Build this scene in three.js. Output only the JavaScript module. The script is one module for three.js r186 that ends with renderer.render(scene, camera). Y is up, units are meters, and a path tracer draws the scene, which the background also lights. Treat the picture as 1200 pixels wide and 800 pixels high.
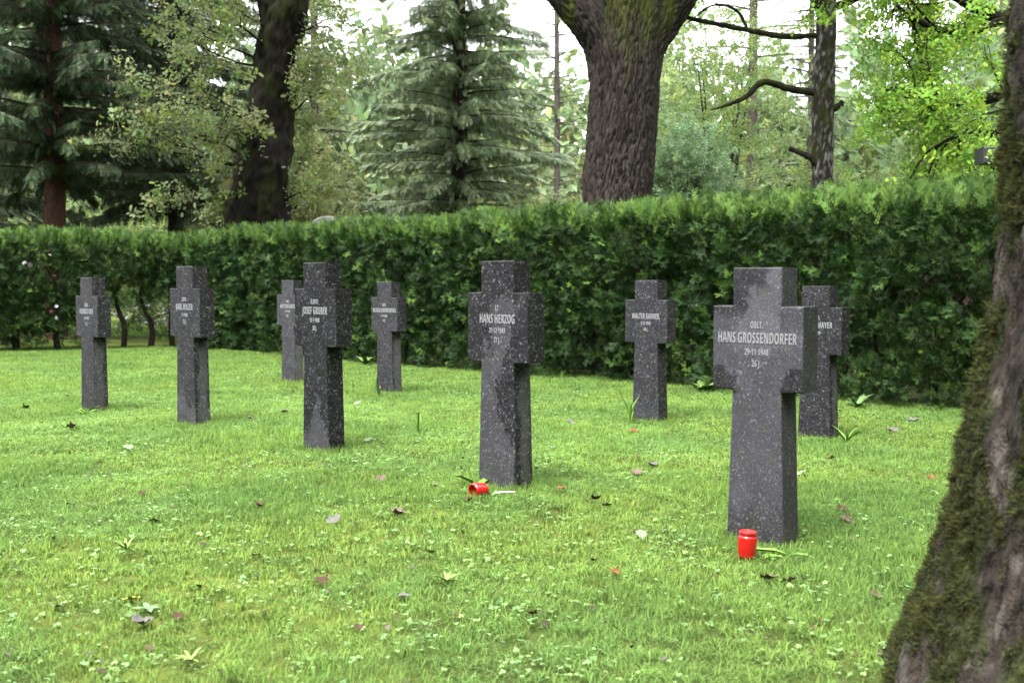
import * as THREE from 'three';
import { mergeGeometries } from 'three/addons/utils/BufferGeometryUtils.js';
import { FontLoader } from 'three/addons/loaders/FontLoader.js';
import { TextGeometry } from 'three/addons/geometries/TextGeometry.js';
import { createNoise2D, createNoise3D, createNoise4D } from 'simplex-noise';

// ---------------------------------------------------------------- camera, sky, sun, exposure
const scene = new THREE.Scene();
const camera = new THREE.PerspectiveCamera(34.2, 1024 / 682, 0.05, 400);
camera.position.set(0, 1.02, 0);
camera.rotation.x = -Math.atan(65 / 1300);
camera.focus = 6.6;
camera.userData.fStop = 5;
const renderer = new THREE.WebGLRenderer({ antialias: true });
renderer.toneMapping = THREE.LinearToneMapping;
renderer.toneMappingExposure = 7.3;
renderer.shadowMap.enabled = true;

function mulberry(a) { return () => { a |= 0; a = a + 0x6D2B79F5 | 0; let t = Math.imul(a ^ a >>> 15, 1 | a); t = t + Math.imul(t ^ t >>> 7, 61 | t) ^ t; return ((t ^ t >>> 14) >>> 0) / 4294967296; }; }
const n2 = createNoise2D(mulberry(11)), n3 = createNoise3D(mulberry(12)), n4 = createNoise4D(mulberry(13));

{ // overcast sky: brighter overhead, faint cloud structure all round
  const W = 512, Hh = 256, data = new Float32Array(W * Hh * 4);
  for (let j = 0; j < Hh; j++) for (let i = 0; i < W; i++) {
    const el = ((j + 0.5) / Hh - 0.5) * Math.PI, az = (i + 0.5) / W * Math.PI * 2;
    const x = Math.cos(el) * Math.cos(az), y = Math.sin(el), z = Math.cos(el) * Math.sin(az);
    const c = 1 + 0.10 * n3(x * 1.6, y * 3.2, z * 1.6) + 0.06 * n3(x * 4 + 7, y * 8, z * 4);
    const l = y > 0 ? (0.42 + 0.90 * y) * c : 0.3;
    const k = (j * W + i) * 4;
    data[k] = l * 0.985; data[k + 1] = l; data[k + 2] = l * 1.03; data[k + 3] = 1;
  }
  const t = new THREE.DataTexture(data, W, Hh, THREE.RGBAFormat, THREE.FloatType);
  t.mapping = THREE.EquirectangularReflectionMapping; t.magFilter = THREE.LinearFilter; t.needsUpdate = true;
  scene.background = t; scene.environment = t;
}
const sun = new THREE.DirectionalLight(new THREE.Color(1, 0.96, 0.9), 1.5);
sun.position.set(-9, 30, 4); sun.target.position.set(0, 0, -8); scene.add(sun, sun.target);
sun.castShadow = true; sun.shadow.radius = 40; sun.shadow.mapSize.set(2048, 2048);
Object.assign(sun.shadow.camera, { left: -30, right: 30, top: 30, bottom: -30, near: 1, far: 90 });

// ---------------------------------------------------------------- helpers
const V = (x, y, z) => new THREE.Vector3(x, y, z);
const lerp = (a, b, t) => a + (b - a) * t, clamp = (x, a = 0, b = 1) => Math.min(b, Math.max(a, x));
const smooth = (a, b, x) => { const t = clamp((x - a) / (b - a)); return t * t * (3 - 2 * t); };
const used = {};
function numbered(n) { used[n] = (used[n] ?? -1) + 1; return used[n] ? `${n}_${String(used[n]).padStart(3, '0')}` : n; }
function shadows(o) { o.traverse(c => { if (c.isMesh) { c.castShadow = true; c.receiveShadow = true; } }); return o; }
function thing(name, label, category, group) {
  const g = new THREE.Group(); g.name = numbered(name); g.userData = { label, category }; if (group) g.userData.group = group;
  scene.add(g); return g;
}
function part(parent, name, geo, mat, kind) {
  const m = new THREE.Mesh(geo, mat); m.name = name; m.castShadow = m.receiveShadow = true; if (kind) m.userData.kind = kind;
  parent.add(m); return m;
}
class Geo { // triangle collector
  constructor() { this.p = []; this.i = []; this.c = []; }
  v(x, y, z, c) { this.p.push(x, y, z); if (c) this.c.push(...c); return this.p.length / 3 - 1; }
  t(a, b, c) { this.i.push(a, b, c); }
  q(a, b, c, d) { this.i.push(a, b, c, a, c, d); }
  build(normals = true) {
    const g = new THREE.BufferGeometry();
    g.setAttribute('position', new THREE.Float32BufferAttribute(this.p, 3));
    if (this.c.length) g.setAttribute('color', new THREE.Float32BufferAttribute(this.c, 3));
    g.setIndex(this.i); if (normals) g.computeVertexNormals(); return g;
  }
}
const YAX = V(0, 1, 0), _q = new THREE.Quaternion(), _r = new THREE.Quaternion(), _m = new THREE.Matrix4();
class Copies { // gathers instances: growth direction along local +y
  constructor() { this.m = []; this.c = []; }
  add(p, dir, roll, s, col) {
    _q.setFromUnitVectors(YAX, dir); _r.setFromAxisAngle(YAX, roll); _q.multiply(_r);
    _m.compose(p, _q, typeof s === 'number' ? V(s, s, s) : s);
    this.m.push(..._m.elements.map(e => Math.fround(e))); this.c.push(col[0], col[1], col[2]);
  }
  get count() { return this.c.length / 3; }
  build(name, geo, mat, parent) {
    const n = this.count, im = new THREE.InstancedMesh(geo, mat, n);
    im.instanceMatrix.array.set(this.m); im.instanceColor = new THREE.InstancedBufferAttribute(new Float32Array(this.c), 3);
    im.name = name; im.userData.kind = 'stuff'; im.castShadow = im.receiveShadow = true; parent.add(im); return im;
  }
}
function unit(rng, up = 0) { const a = rng() * Math.PI * 2, y = rng() * 2 - 1, r = Math.sqrt(1 - y * y); return V(Math.cos(a) * r, y + up, Math.sin(a) * r).normalize(); }
const tone = (c, k, hue = 0) => [c[0] * k * (1 + hue), c[1] * k, c[2] * k * (1 - hue)];

// tube along points with radii; bump(x,y,z,angle,s) moves the surface outwards, paint(...) gives a vertex colour
function tube(pts, radii, n, seg, { bump, paint, straight } = {}) {
  const curve = new THREE.CatmullRomCurve3(pts, false, 'centripetal'), L = curve.getLength();
  const fr = curve.computeFrenetFrames(n, false), g = new Geo(), uv = [];
  const N0 = V(1, 0, 0), T = V(), A = V(), B = V();
  for (let i = 0; i <= n; i++) {
    const t = i / n, c = curve.getPointAt(t), k = curve.getUtoTmapping(t) * (radii.length - 1), a = Math.min(radii.length - 2, Math.floor(k)), rad = lerp(radii[a], radii[a + 1], k - a);
    T.copy(fr.tangents[i]);
    if (straight) { A.copy(N0).addScaledVector(T, -N0.dot(T)).normalize(); B.crossVectors(T, A); } else { A.copy(fr.normals[i]); B.copy(fr.binormals[i]); }
    for (let j = 0; j <= seg; j++) {
      const ang = j / seg * Math.PI * 2, cx = Math.cos(ang), sx = Math.sin(ang);
      const dx = A.x * cx + B.x * sx, dy = A.y * cx + B.y * sx, dz = A.z * cx + B.z * sx;
      const b = bump ? bump(c.x + dx * rad, c.y + dy * rad, c.z + dz * rad, ang, t * L, rad) : 0, r = rad + b;
      g.v(c.x + dx * r, c.y + dy * r, c.z + dz * r, paint ? paint(c.x + dx * r, c.y + dy * r, c.z + dz * r, b, V(dx, dy, dz)) : null);
      uv.push(ang / (2 * Math.PI) * Math.max(1, Math.round(2 * Math.PI * radii[0] / 0.6)) , t * L / 0.6);
    }
  }
  const w = seg + 1;
  for (let i = 0; i < n; i++) for (let j = 0; j < seg; j++) g.q(i * w + j, i * w + j + 1, (i + 1) * w + j + 1, (i + 1) * w + j);
  const out = g.build(); out.setAttribute('uv', new THREE.Float32BufferAttribute(uv, 2));
  const nm = out.attributes.normal; // close the seam of the normals
  for (let i = 0; i <= n; i++) { const a = i * w, b = a + seg; const s = V(nm.getX(a) + nm.getX(b), nm.getY(a) + nm.getY(b), nm.getZ(a) + nm.getZ(b)).normalize(); nm.setXYZ(a, s.x, s.y, s.z); nm.setXYZ(b, s.x, s.y, s.z); }
  return out;
}
// tileable texture from f(u, v) with torus noise
function tex(size, f, srgb) {
  const d = new Uint8Array(size * size * 4);
  for (let j = 0; j < size; j++) for (let i = 0; i < size; i++) {
    const c = f(i / size, j / size), k = (j * size + i) * 4;
    for (let q = 0; q < 3; q++) d[k + q] = clamp(Array.isArray(c) ? c[q] : c) * 255; d[k + 3] = 255;
  }
  const t = new THREE.DataTexture(d, size, size, THREE.RGBAFormat); t.wrapS = t.wrapT = THREE.RepeatWrapping; t.magFilter = THREE.LinearFilter;
  if (srgb) t.colorSpace = THREE.SRGBColorSpace; t.needsUpdate = true; return t;
}
const torus = (u, v, fu, fv, o = 0) => { const a = u * 6.28318, b = v * 6.28318, ru = fu / 6.28318, rv = fv / 6.28318; return n4(Math.cos(a) * ru + o, Math.sin(a) * ru, Math.cos(b) * rv + o, Math.sin(b) * rv); };

// ---------------------------------------------------------------- ground
const knots = [[1.068, -4.364, 0], [0.012, -5.327, .047], [-1.081, -6.463, .054], [-2.205, -7.667, .061], [-3.466, -9.165, -.01], [-2.361, -11.998, -.016], [-1.194, -11.01, -.046], [1.141, -8.659, -.036], [2.286, -7.954, -.074], [5, -9, -.06], [-1, -15, -.05], [-6, -19, -.03], [0, 0, 0], [-3, -2.5, .02], [1.4, -2.6, .02]];
function ground(x, z) {
  let s = 0.004, h = 0;
  for (const [kx, kz, kh] of knots) { const w = 1 / Math.pow((x - kx) ** 2 + (z - kz) ** 2 + 0.06, 1.8); s += w; h += w * kh; }
  return h / s - 0.02 + 0.007 * n2(x * 0.9, z * 0.9) + 0.005 * n2(x * 3, z * 3);
}
const mossAt = (x, z) => smooth(-0.15, 0.55, n2(x * 0.42 + 3.1, z * 0.42 - 1.7) + 0.45 * n2(x * 1.3, z * 1.3) + 0.25 * n2(x * 4, z * 4)
  + 0.5 * Math.exp(-((x + z + 5.0) ** 2) / 1.2) - 0.3);   // moss follows the strip the crosses stand in
const mats = {};
{
  const g = new Geo(), N = 260, uv = [];
  const warp = t => Math.sinh(t * 5.2) / Math.sinh(5.2) * 160;
  for (let j = 0; j <= N; j++) for (let i = 0; i <= N; i++) {
    const x = warp(i / N * 2 - 1), z = -8 + warp(j / N * 2 - 1), m = mossAt(x, z), k = 0.85 + 0.3 * n2(x * 2.3, z * 2.3);
    const a = [0.062, 0.088, 0.020], b = [0.12, 0.145, 0.030];
    g.v(x, ground(x, z), z, [0, 1, 2].map(q => lerp(a[q], b[q], m) * k)); uv.push(x / 0.7, z / 0.7);
  }
  for (let j = 0; j < N; j++) for (let i = 0; i < N; i++) { const a = j * (N + 1) + i; g.q(a, a + N + 1, a + N + 2, a + 1); }
  const geo = g.build(); geo.setAttribute('uv', new THREE.Float32BufferAttribute(uv, 2));
  const fuzz = tex(512, (u, v) => 0.62 + 0.16 * torus(u, v, 14, 14) + 0.16 * torus(u, v, 45, 45, 3) + 0.16 * torus(u, v, 120, 120, 9));
  mats.ground = new THREE.MeshPhysicalMaterial({ specularIntensity: 0.1, vertexColors: true, map: fuzz, bumpMap: fuzz, bumpScale: 0.012, roughness: 1 });
  const m = part(scene, 'ground', geo, mats.ground, 'structure'); m.userData.label = 'mossy lawn ground';
}

// ---------------------------------------------------------------- shared materials
const leafMat = (through, rough = 0.6, extra = {}) => new THREE.MeshPhysicalMaterial({ color: 0xffffff, roughness: rough, transmission: through, thickness: 0, side: THREE.DoubleSide, specularIntensity: 0.35, ...extra });
mats.blade = leafMat(0.35, 1, { specularIntensity: 0.15 }); mats.needle = leafMat(0, 0.62); mats.leaf = leafMat(0.45, 1); mats.waxy = leafMat(0, 0.45); mats.dead = leafMat(0, 0.8);
const barkTex = tex(512, (u, v) => { const r = 1 - Math.abs(torus(u, v, 12, 3)); return 0.72 - 0.3 * Math.pow(r, 5) + 0.13 * torus(u, v, 40, 12, 5) + 0.12 * torus(u, v, 90, 60, 8); });
const bark = (extra = {}) => new THREE.MeshPhysicalMaterial({ specularIntensity: 0.25, vertexColors: true, map: barkTex, bumpMap: barkTex, bumpScale: 0.02, roughness: 0.95, ...extra });
mats.bark = bark();

function plainLeaf(g, x, y, z, dir, nrm, L, W, c) {
  const b = V().crossVectors(dir, nrm).normalize(); const P = (u, v, w) => g.v(x + dir.x * u * L + b.x * v * W + nrm.x * w * L, y + dir.y * u * L + b.y * v * W + nrm.y * w * L, z + dir.z * u * L + b.z * v * W + nrm.z * w * L, c);
  const a = P(0, 0, 0), l1 = P(.3, .42, .03), r1 = P(.3, -.42, .03), l2 = P(.68, .36, -.06), r2 = P(.68, -.36, -.06), m1 = P(.35, 0, -.04), m2 = P(.7, 0, -.12), e = P(1, 0, -.26);
  g.t(a, l1, m1); g.t(a, m1, r1); g.q(l1, l2, m2, m1); g.q(m1, m2, r2, r1); g.t(l2, e, m2); g.t(m2, e, r2);
}
// ---------------------------------------------------------------- lawn
const rl = mulberry(21);
function tuftGeo(blades, h, w, spread, lean) {
  const g = new Geo(), r = mulberry(blades * 7 + 3);
  for (let k = 0; k < blades; k++) {
    const a = r() * 6.283, d = Math.sqrt(r()) * spread, x = Math.cos(a) * d, z = Math.sin(a) * d, hh = h * (0.5 + 0.7 * r()), b = r() * 6.283, l = lean * (0.3 + r()) * hh;
    const lx = Math.cos(b) * l, lz = Math.sin(b) * l, px = -Math.sin(b) * w * (0.6 + 0.6 * r()), pz = Math.cos(b) * w * (0.6 + 0.6 * r()), k1 = 0.75 + 0.5 * r(), c = [k1 * (0.92 + 0.2 * r()), k1, k1];
    const i0 = g.v(x - px, -0.01, z - pz, c), i1 = g.v(x + px, -0.01, z + pz, c), i2 = g.v(x + px * .8 + lx * .35, hh * .6, z + pz * .8 + lz * .35, c), i3 = g.v(x - px * .8 + lx * .35, hh * .6, z - pz * .8 + lz * .35, c), i4 = g.v(x + lx, hh, z + lz, c);
    g.q(i0, i1, i2, i3); g.t(i3, i2, i4);
  }
  return g.build();
}
mats.blade.vertexColors = true;
{
  const grass = new Copies(), moss = new Copies(), clover = new Copies();
  const gA = [0.115, 0.205, 0.048], gB = [0.152, 0.25, 0.052], mo = [0.165, 0.258, 0.055], cl = [0.115, 0.205, 0.064];
  const nearEnough = (d) => d < 6 ? 1 : d < 11 ? 0.62 : 0.36;
  for (let k = 0; k < 190000; k++) {
    const d = 1.7 + Math.pow(rl(), 0.62) * 17.5, x = (rl() * 2 - 1) * (0.52 * d + 1.3), z = -d;
    if (x - z > 13.9) continue;
    if (rl() > nearEnough(d) * 1.1) continue;
    const y = ground(x, z), m = mossAt(x, z), patch = n2(x * 0.8 + 9, z * 0.8), s = d < 6 ? 1 : d < 11 ? 1.2 : 1.5;
    const up = V((rl() - .5) * .5, 1, (rl() - .5) * .5).normalize(), k1 = 0.62 + 0.62 * rl();
    if (rl() < m * 0.72) { moss.add(V(x, y, z), up, rl() * 6.28, s * (0.8 + 0.5 * rl()), tone(mo, k1, 0.06 * n2(x * 3, z * 3))); continue; }
    const long = smooth(-0.2, 0.7, n2(x * 0.55 - 4, z * 0.55 + 2));
    const c = [0, 1, 2].map(q => lerp(gA[q], gB[q], clamp(0.5 + patch * 0.7)) * k1);
    grass.add(V(x, y, z), up, rl() * 6.28, V(s, (0.62 + 0.5 * rl()) * (0.75 + 0.6 * long) * Math.sqrt(s), s), c);
  }
  for (let k = 0; k < 9000; k++) { // lawn going on beyond the hedges
    const d = 15 + 17 * rl(), x = -14 + rl() * 26, z = -d; if (x - z < 15) continue;
    grass.add(V(x, ground(x, z), z), YAX, rl() * 6.28, 2.4, tone(gB, 0.7 + 0.6 * rl()));
  }
  for (let k = 0; k < 80000; k++) {
    const d = 1.8 + Math.pow(rl(), 0.7) * 14, x = (rl() * 2 - 1) * (0.52 * d + 1.2), z = -d;
    if (x - z > 13.7) continue;
    const p = n2(x * 1.1 + 30, z * 1.1) + 0.5 * n2(x * 3.1, z * 3.1 + 8);
    if (p < -0.75 + rl() * 1.2) continue;
    clover.add(V(x, ground(x, z) + 0.008 + 0.018 * rl(), z), V((rl() - .5) * .7, 1, (rl() - .5) * .7).normalize(), rl() * 6.28, 0.28 + 0.55 * rl() * rl() + (p > 0.6 ? 0.2 * rl() : 0), tone(cl, 0.55 + 0.75 * rl(), (rl() - .5) * .3));
  }
  for (const [kx, kz] of knots.slice(0, 9)) for (let k = 0; k < 70; k++) { // untrimmed grass round the stones
    const a = rl() * 6.28, q = 0.12 + 0.16 * rl(), x = kx - 0.04 + Math.cos(a) * q, z = kz - 0.12 + Math.sin(a) * q;
    grass.add(V(x, ground(x, z), z), V((rl() - .5) * .6, 1, (rl() - .5) * .6).normalize(), rl() * 6.28, V(0.8, 1.0 + 1.1 * rl(), 0.8), tone(gB, 0.6 + 0.6 * rl()));
  }
  const bits = new Copies();
  for (let k = 0; k < 5200; k++) {
    const d = 1.8 + Math.pow(rl(), 0.7) * 14, x = (rl() * 2 - 1) * (0.52 * d + 1.2), z = -d; if (x - z > 13.5) continue;
    bits.add(V(x, ground(x, z) + 0.012 + 0.012 * rl(), z), V((rl() - .5), 1, (rl() - .5)).normalize(), rl() * 6.28, 0.5 + 1.1 * rl() * rl(), tone([[0.03, 0.022, 0.015], [0.05, 0.032, 0.02], [0.07, 0.06, 0.045]][Math.floor(rl() * 3)], 0.7 + 0.6 * rl()));
  }
  { const g = new Geo(); plainLeaf(g, -0.01, 0, 0, V(1, 0, 0), V(0, 1, 0), 0.024, 0.018, [1, 1, 1]); bits.build('leaf_litter', g.build(), leafMat(0, 0.8, { vertexColors: true }), scene).userData.label = 'tiny brown bits of leaf litter in the lawn'; }
  grass.build('lawn_grass', tuftGeo(22, 0.031, 0.0015, 0.042, 1.25), mats.blade, scene).userData.label = 'short green lawn grass';
  moss.build('lawn_moss', tuftGeo(30, 0.017, 0.0022, 0.040, 0.8), mats.blade, scene).userData.label = 'yellow green moss between the grass';
  const g = new Geo(); // three round leaflets on thin stalks
  for (let q = 0; q < 3; q++) {
    const a = q * 2.094, cx = Math.cos(a) * 0.0095, cz = Math.sin(a) * 0.0095, c0 = g.v(cx, 0.004, cz, [1, 1, 1]), ring = [];
    for (let s = 0; s < 6; s++) { const b = a + s / 6 * 6.283, rr = s === 0 ? 0.0065 : 0.0085; ring.push(g.v(cx + Math.cos(b) * rr, 0.0025 + 0.002 * Math.cos(3 * b), cz + Math.sin(b) * rr, [1, 1, 1])); }
    for (let s = 0; s < 6; s++) g.t(c0, ring[(s + 1) % 6], ring[s]);
  }
  clover.build('clover', g.build(), leafMat(0, 0.38, { vertexColors: true }), scene).userData.label = 'small clover and weed leaves in the lawn';
}

// ---------------------------------------------------------------- granite crosses
function fleckField(seed, flecks, size, amount, soft) { // tileable speckle, 0 = ground mass
  const S = 512, f = new Float32Array(S * S), r = mulberry(seed);
  for (let j = 0; j < S; j++) for (let i = 0; i < S; i++) f[j * S + i] = soft * torus(i / S, j / S, 60, 60, seed) + soft * torus(i / S, j / S, 130, 130, seed + 2);
  for (let k = 0; k < flecks; k++) {
    const x = r() * S, y = r() * S, w = size * (0.4 + 1.2 * r() * r()), e = 0.5 + r(), th = r() * 3.14, a = amount * (0.2 + r() * r() * 1.3) * (r() < 0.25 ? -0.4 : 1), c = Math.cos(th), s = Math.sin(th), R = Math.ceil(w * 1.6);
    for (let dj = -R; dj <= R; dj++) for (let di = -R; di <= R; di++) {
      const u = (di * c + dj * s) / w, v = (-di * s + dj * c) / (w * e), q = u * u + v * v; if (q > 1) continue;
      f[((Math.floor(y) + dj + S) % S) * S + (Math.floor(x) + di + S) % S] += a * (1 - q * q);
    }
  }
  return (x, y) => f[(((Math.floor(y * 820) % S) + S) % S) * S + ((Math.floor(x * 820) % S) + S) % S];
}
const coarseField = fleckField(5, 4200, 4.2, 0.07, 0.006), fineField = fleckField(8, 8500, 2.8, 0.040, 0.007);
const TW = 384, TT = 832, PPM = 640; // front 0..0.44 m, sides 0.45..0.6 m across; height from -0.16 m
function graniteMat(c, seed) {
  const d8 = new Uint8Array(TW * TT * 4), field = c.fine ? fineField : coarseField, sr = v => 255 * clamp(v <= 0.0031308 ? v * 12.92 : 1.055 * Math.pow(v, 1 / 2.4) - 0.055);
  for (let j = 0; j < TT; j++) for (let i = 0; i < TW; i++) {
    const m = i / PPM, y = j / PPM - 0.16, front = m < 0.445, x = front ? m - 0.22 : 0.12, z = front ? TH / 2 : m - 0.52;
    const w = 0.05 * n3(x * 7 + seed * 9, y * 4.5, z * 7) + 0.022 * n3(x * 26, y * 16 + seed * 3, z * 26) + 0.012 * n3(x * 70, y * 55, z * 70 + seed);
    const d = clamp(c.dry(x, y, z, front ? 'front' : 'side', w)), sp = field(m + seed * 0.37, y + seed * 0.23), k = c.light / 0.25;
    const lich = smooth(0.45, 0.7, n3(x * 9 + 40, y * 7 + seed * 5, z * 9)) * 0.4 + (front ? 0 : 0.45) + smooth(0.16, -0.02, y + w) * 0.35;  // olive tint in noise patches, over side faces and towards the foot
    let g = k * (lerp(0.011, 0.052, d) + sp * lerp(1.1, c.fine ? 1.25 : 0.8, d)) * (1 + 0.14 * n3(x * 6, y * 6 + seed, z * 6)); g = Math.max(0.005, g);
    const q = (j * TW + i) * 4; d8[q] = sr(g); d8[q + 1] = sr(g * lerp(0.985, 1.03, lich)); d8[q + 2] = sr(g * lerp(1.17, 0.82, lich)); d8[q + 3] = 255;
  }
  const t = new THREE.DataTexture(d8, TW, TT, THREE.RGBAFormat); t.colorSpace = THREE.SRGBColorSpace; t.magFilter = THREE.LinearFilter; t.wrapS = t.wrapT = THREE.ClampToEdgeWrapping; t.needsUpdate = true;
  return new THREE.MeshPhysicalMaterial({ map: t, specularIntensity: 0.25, roughness: 0.6, bumpMap: t, bumpScale: 0.0015 });
}
const letterMat = new THREE.MeshStandardMaterial({ color: new THREE.Color(0.20, 0.20, 0.22), roughness: 0.8 });
const font = await new FontLoader().loadAsync('fonts/droid/droid_sans_bold.typeface.json');
const HC = 1.12, TH = 0.116, AW = 0.42, SW = 0.228, BW = 0.268, A0 = 0.627, A1 = 0.965;
function crossGeo() {
  const s = new THREE.Shape(), b = 0.006, hs = SW / 2 - b, ha = AW / 2 - b, hb = (BW / 2 - b) * 1.04;
  s.moveTo(-hb, -0.15); s.lineTo(hb, -0.15); s.lineTo(hs, A0); s.lineTo(ha, A0 + b); s.lineTo(ha, A1 - b); s.lineTo(hs, A1 - b); s.lineTo(hs, HC - b); s.lineTo(-hs, HC - b); s.lineTo(-hs, A1 - b); s.lineTo(-ha, A1 - b); s.lineTo(-ha, A0 + b); s.lineTo(-hs, A0); s.closePath();
  let g = new THREE.ExtrudeGeometry(s, { depth: TH - 2 * b, bevelEnabled: true, bevelThickness: b, bevelSize: b, bevelSegments: 2, steps: 1 });
  g.translate(0, 0, -TH / 2 + b); if (g.index) g = g.toNonIndexed(); g.computeVertexNormals();
  const p = g.attributes.position, n = g.attributes.normal, uv = new Float32Array(p.count * 2);
  for (let k = 0; k < p.count; k++) {
    const x = p.getX(k), y = p.getY(k), z = p.getZ(k), nx = Math.abs(n.getX(k)), ny = Math.abs(n.getY(k)), nz = Math.abs(n.getZ(k));
    let m = x + 0.22, v = y; if (!(nz > nx && nz > ny)) { m = 0.52 + z; v = nx > ny ? y : 0.8 + x * 0.7; }
    uv[k * 2] = m * PPM / TW; uv[k * 2 + 1] = (v + 0.16) * PPM / TT;
  }
  g.setAttribute('uv', new THREE.BufferAttribute(uv, 2)); return g;
}
const crossShape = crossGeo();
function textLine(str, cap, base, narrow, most) {
  const g = new TextGeometry(str, { font, size: cap / 0.99, depth: 0.0015, curveSegments: 3, bevelEnabled: false });
  g.computeBoundingBox(); const bb = g.boundingBox, w = bb.max.x - bb.min.x; let k = narrow; if (w * k > most) k = most / w;
  g.translate(-(bb.max.x + bb.min.x) / 2, 0, 0); g.scale(k, 1, 1); g.translate(0, base, TH / 2 + 0.0005); return g;
}
const band = (a, b, e, x) => smooth(a - e, a + e, x) * (1 - smooth(b - e, b + e, x));
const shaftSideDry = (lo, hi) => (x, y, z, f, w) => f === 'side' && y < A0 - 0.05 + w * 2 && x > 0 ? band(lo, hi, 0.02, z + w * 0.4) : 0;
const crosses = [
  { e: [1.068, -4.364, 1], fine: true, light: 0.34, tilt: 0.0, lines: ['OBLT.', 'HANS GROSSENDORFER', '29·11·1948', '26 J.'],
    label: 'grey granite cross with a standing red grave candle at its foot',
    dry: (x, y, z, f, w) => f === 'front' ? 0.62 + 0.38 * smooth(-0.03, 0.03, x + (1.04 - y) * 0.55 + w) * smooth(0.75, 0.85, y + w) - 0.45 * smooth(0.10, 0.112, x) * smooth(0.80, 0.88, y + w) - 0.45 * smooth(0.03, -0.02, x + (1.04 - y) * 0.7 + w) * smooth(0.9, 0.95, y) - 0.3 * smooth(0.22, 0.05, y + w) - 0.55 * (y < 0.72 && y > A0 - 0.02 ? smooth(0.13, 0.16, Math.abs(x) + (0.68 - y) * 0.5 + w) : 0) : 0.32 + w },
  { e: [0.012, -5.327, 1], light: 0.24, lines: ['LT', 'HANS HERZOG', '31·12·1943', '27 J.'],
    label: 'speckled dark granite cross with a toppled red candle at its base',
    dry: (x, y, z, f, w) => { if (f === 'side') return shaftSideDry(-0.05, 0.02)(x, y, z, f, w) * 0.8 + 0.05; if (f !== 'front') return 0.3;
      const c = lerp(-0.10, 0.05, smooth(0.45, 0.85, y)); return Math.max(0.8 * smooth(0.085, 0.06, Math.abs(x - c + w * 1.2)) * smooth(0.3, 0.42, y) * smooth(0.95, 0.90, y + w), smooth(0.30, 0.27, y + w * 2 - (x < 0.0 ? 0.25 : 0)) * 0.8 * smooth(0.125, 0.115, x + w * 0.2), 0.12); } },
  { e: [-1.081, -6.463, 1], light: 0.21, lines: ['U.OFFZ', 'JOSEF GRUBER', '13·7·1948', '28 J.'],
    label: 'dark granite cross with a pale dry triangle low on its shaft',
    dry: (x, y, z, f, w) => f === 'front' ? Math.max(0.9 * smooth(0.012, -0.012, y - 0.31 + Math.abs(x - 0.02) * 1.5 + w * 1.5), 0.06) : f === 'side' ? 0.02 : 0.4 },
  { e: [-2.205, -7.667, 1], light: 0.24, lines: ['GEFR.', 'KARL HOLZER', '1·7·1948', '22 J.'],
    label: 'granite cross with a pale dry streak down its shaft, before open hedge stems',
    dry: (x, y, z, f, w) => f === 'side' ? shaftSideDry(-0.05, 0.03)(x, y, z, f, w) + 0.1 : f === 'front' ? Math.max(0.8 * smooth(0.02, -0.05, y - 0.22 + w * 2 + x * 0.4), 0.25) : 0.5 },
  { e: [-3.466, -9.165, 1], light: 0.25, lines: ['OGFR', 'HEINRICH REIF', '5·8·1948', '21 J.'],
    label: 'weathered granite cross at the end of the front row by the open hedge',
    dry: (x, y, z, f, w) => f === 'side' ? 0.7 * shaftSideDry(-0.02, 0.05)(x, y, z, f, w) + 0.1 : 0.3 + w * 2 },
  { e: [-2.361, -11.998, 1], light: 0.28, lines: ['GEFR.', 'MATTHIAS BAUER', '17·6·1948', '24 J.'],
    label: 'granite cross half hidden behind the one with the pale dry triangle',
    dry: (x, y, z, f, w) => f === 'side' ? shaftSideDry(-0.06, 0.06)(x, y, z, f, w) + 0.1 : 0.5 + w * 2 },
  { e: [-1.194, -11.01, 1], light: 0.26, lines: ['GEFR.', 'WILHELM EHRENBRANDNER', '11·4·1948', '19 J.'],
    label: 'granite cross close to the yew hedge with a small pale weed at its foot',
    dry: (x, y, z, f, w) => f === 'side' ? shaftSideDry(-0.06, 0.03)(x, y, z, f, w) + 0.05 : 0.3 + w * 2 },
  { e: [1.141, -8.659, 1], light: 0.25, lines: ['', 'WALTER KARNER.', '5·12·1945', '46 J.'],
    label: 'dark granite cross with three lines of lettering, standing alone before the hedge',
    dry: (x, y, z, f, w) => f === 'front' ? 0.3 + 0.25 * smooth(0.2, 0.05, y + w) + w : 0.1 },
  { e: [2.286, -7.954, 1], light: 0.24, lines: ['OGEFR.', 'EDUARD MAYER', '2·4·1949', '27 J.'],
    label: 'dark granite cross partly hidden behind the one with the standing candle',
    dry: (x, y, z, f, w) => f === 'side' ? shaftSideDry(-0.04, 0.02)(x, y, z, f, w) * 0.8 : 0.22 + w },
];
const YAW = -Math.PI / 4;
crosses.forEach((c, ci) => {
  const t = thing('granite_cross', c.label, 'grave cross', 'granite crosses in two rows');
  const ox = (SW / 2 + 0.006), oz = TH / 2, ca = Math.cos(YAW), sa = Math.sin(YAW);
  const x = c.e[0] - (ca * ox + sa * oz), z = c.e[1] - (-sa * ox + ca * oz);
  t.position.set(x, ground(x, z), z); t.rotation.y = YAW;
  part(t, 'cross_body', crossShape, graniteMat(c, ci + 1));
  const [r, nm, d, a] = c.lines;
  const put = (str, cap, base, narrow) => { if (str) part(t, 'inscription', textLine(str, cap, base, narrow, 0.365), letterMat); };
  put(r, 0.028, 0.876, 0.56); put(nm, 0.043, 0.816, nm.length < 14 ? 0.60 : 0.56); put(d, 0.026, 0.768, 0.62); put(a, 0.026, 0.721, 0.62);
});
console.log('crosses done');

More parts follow.
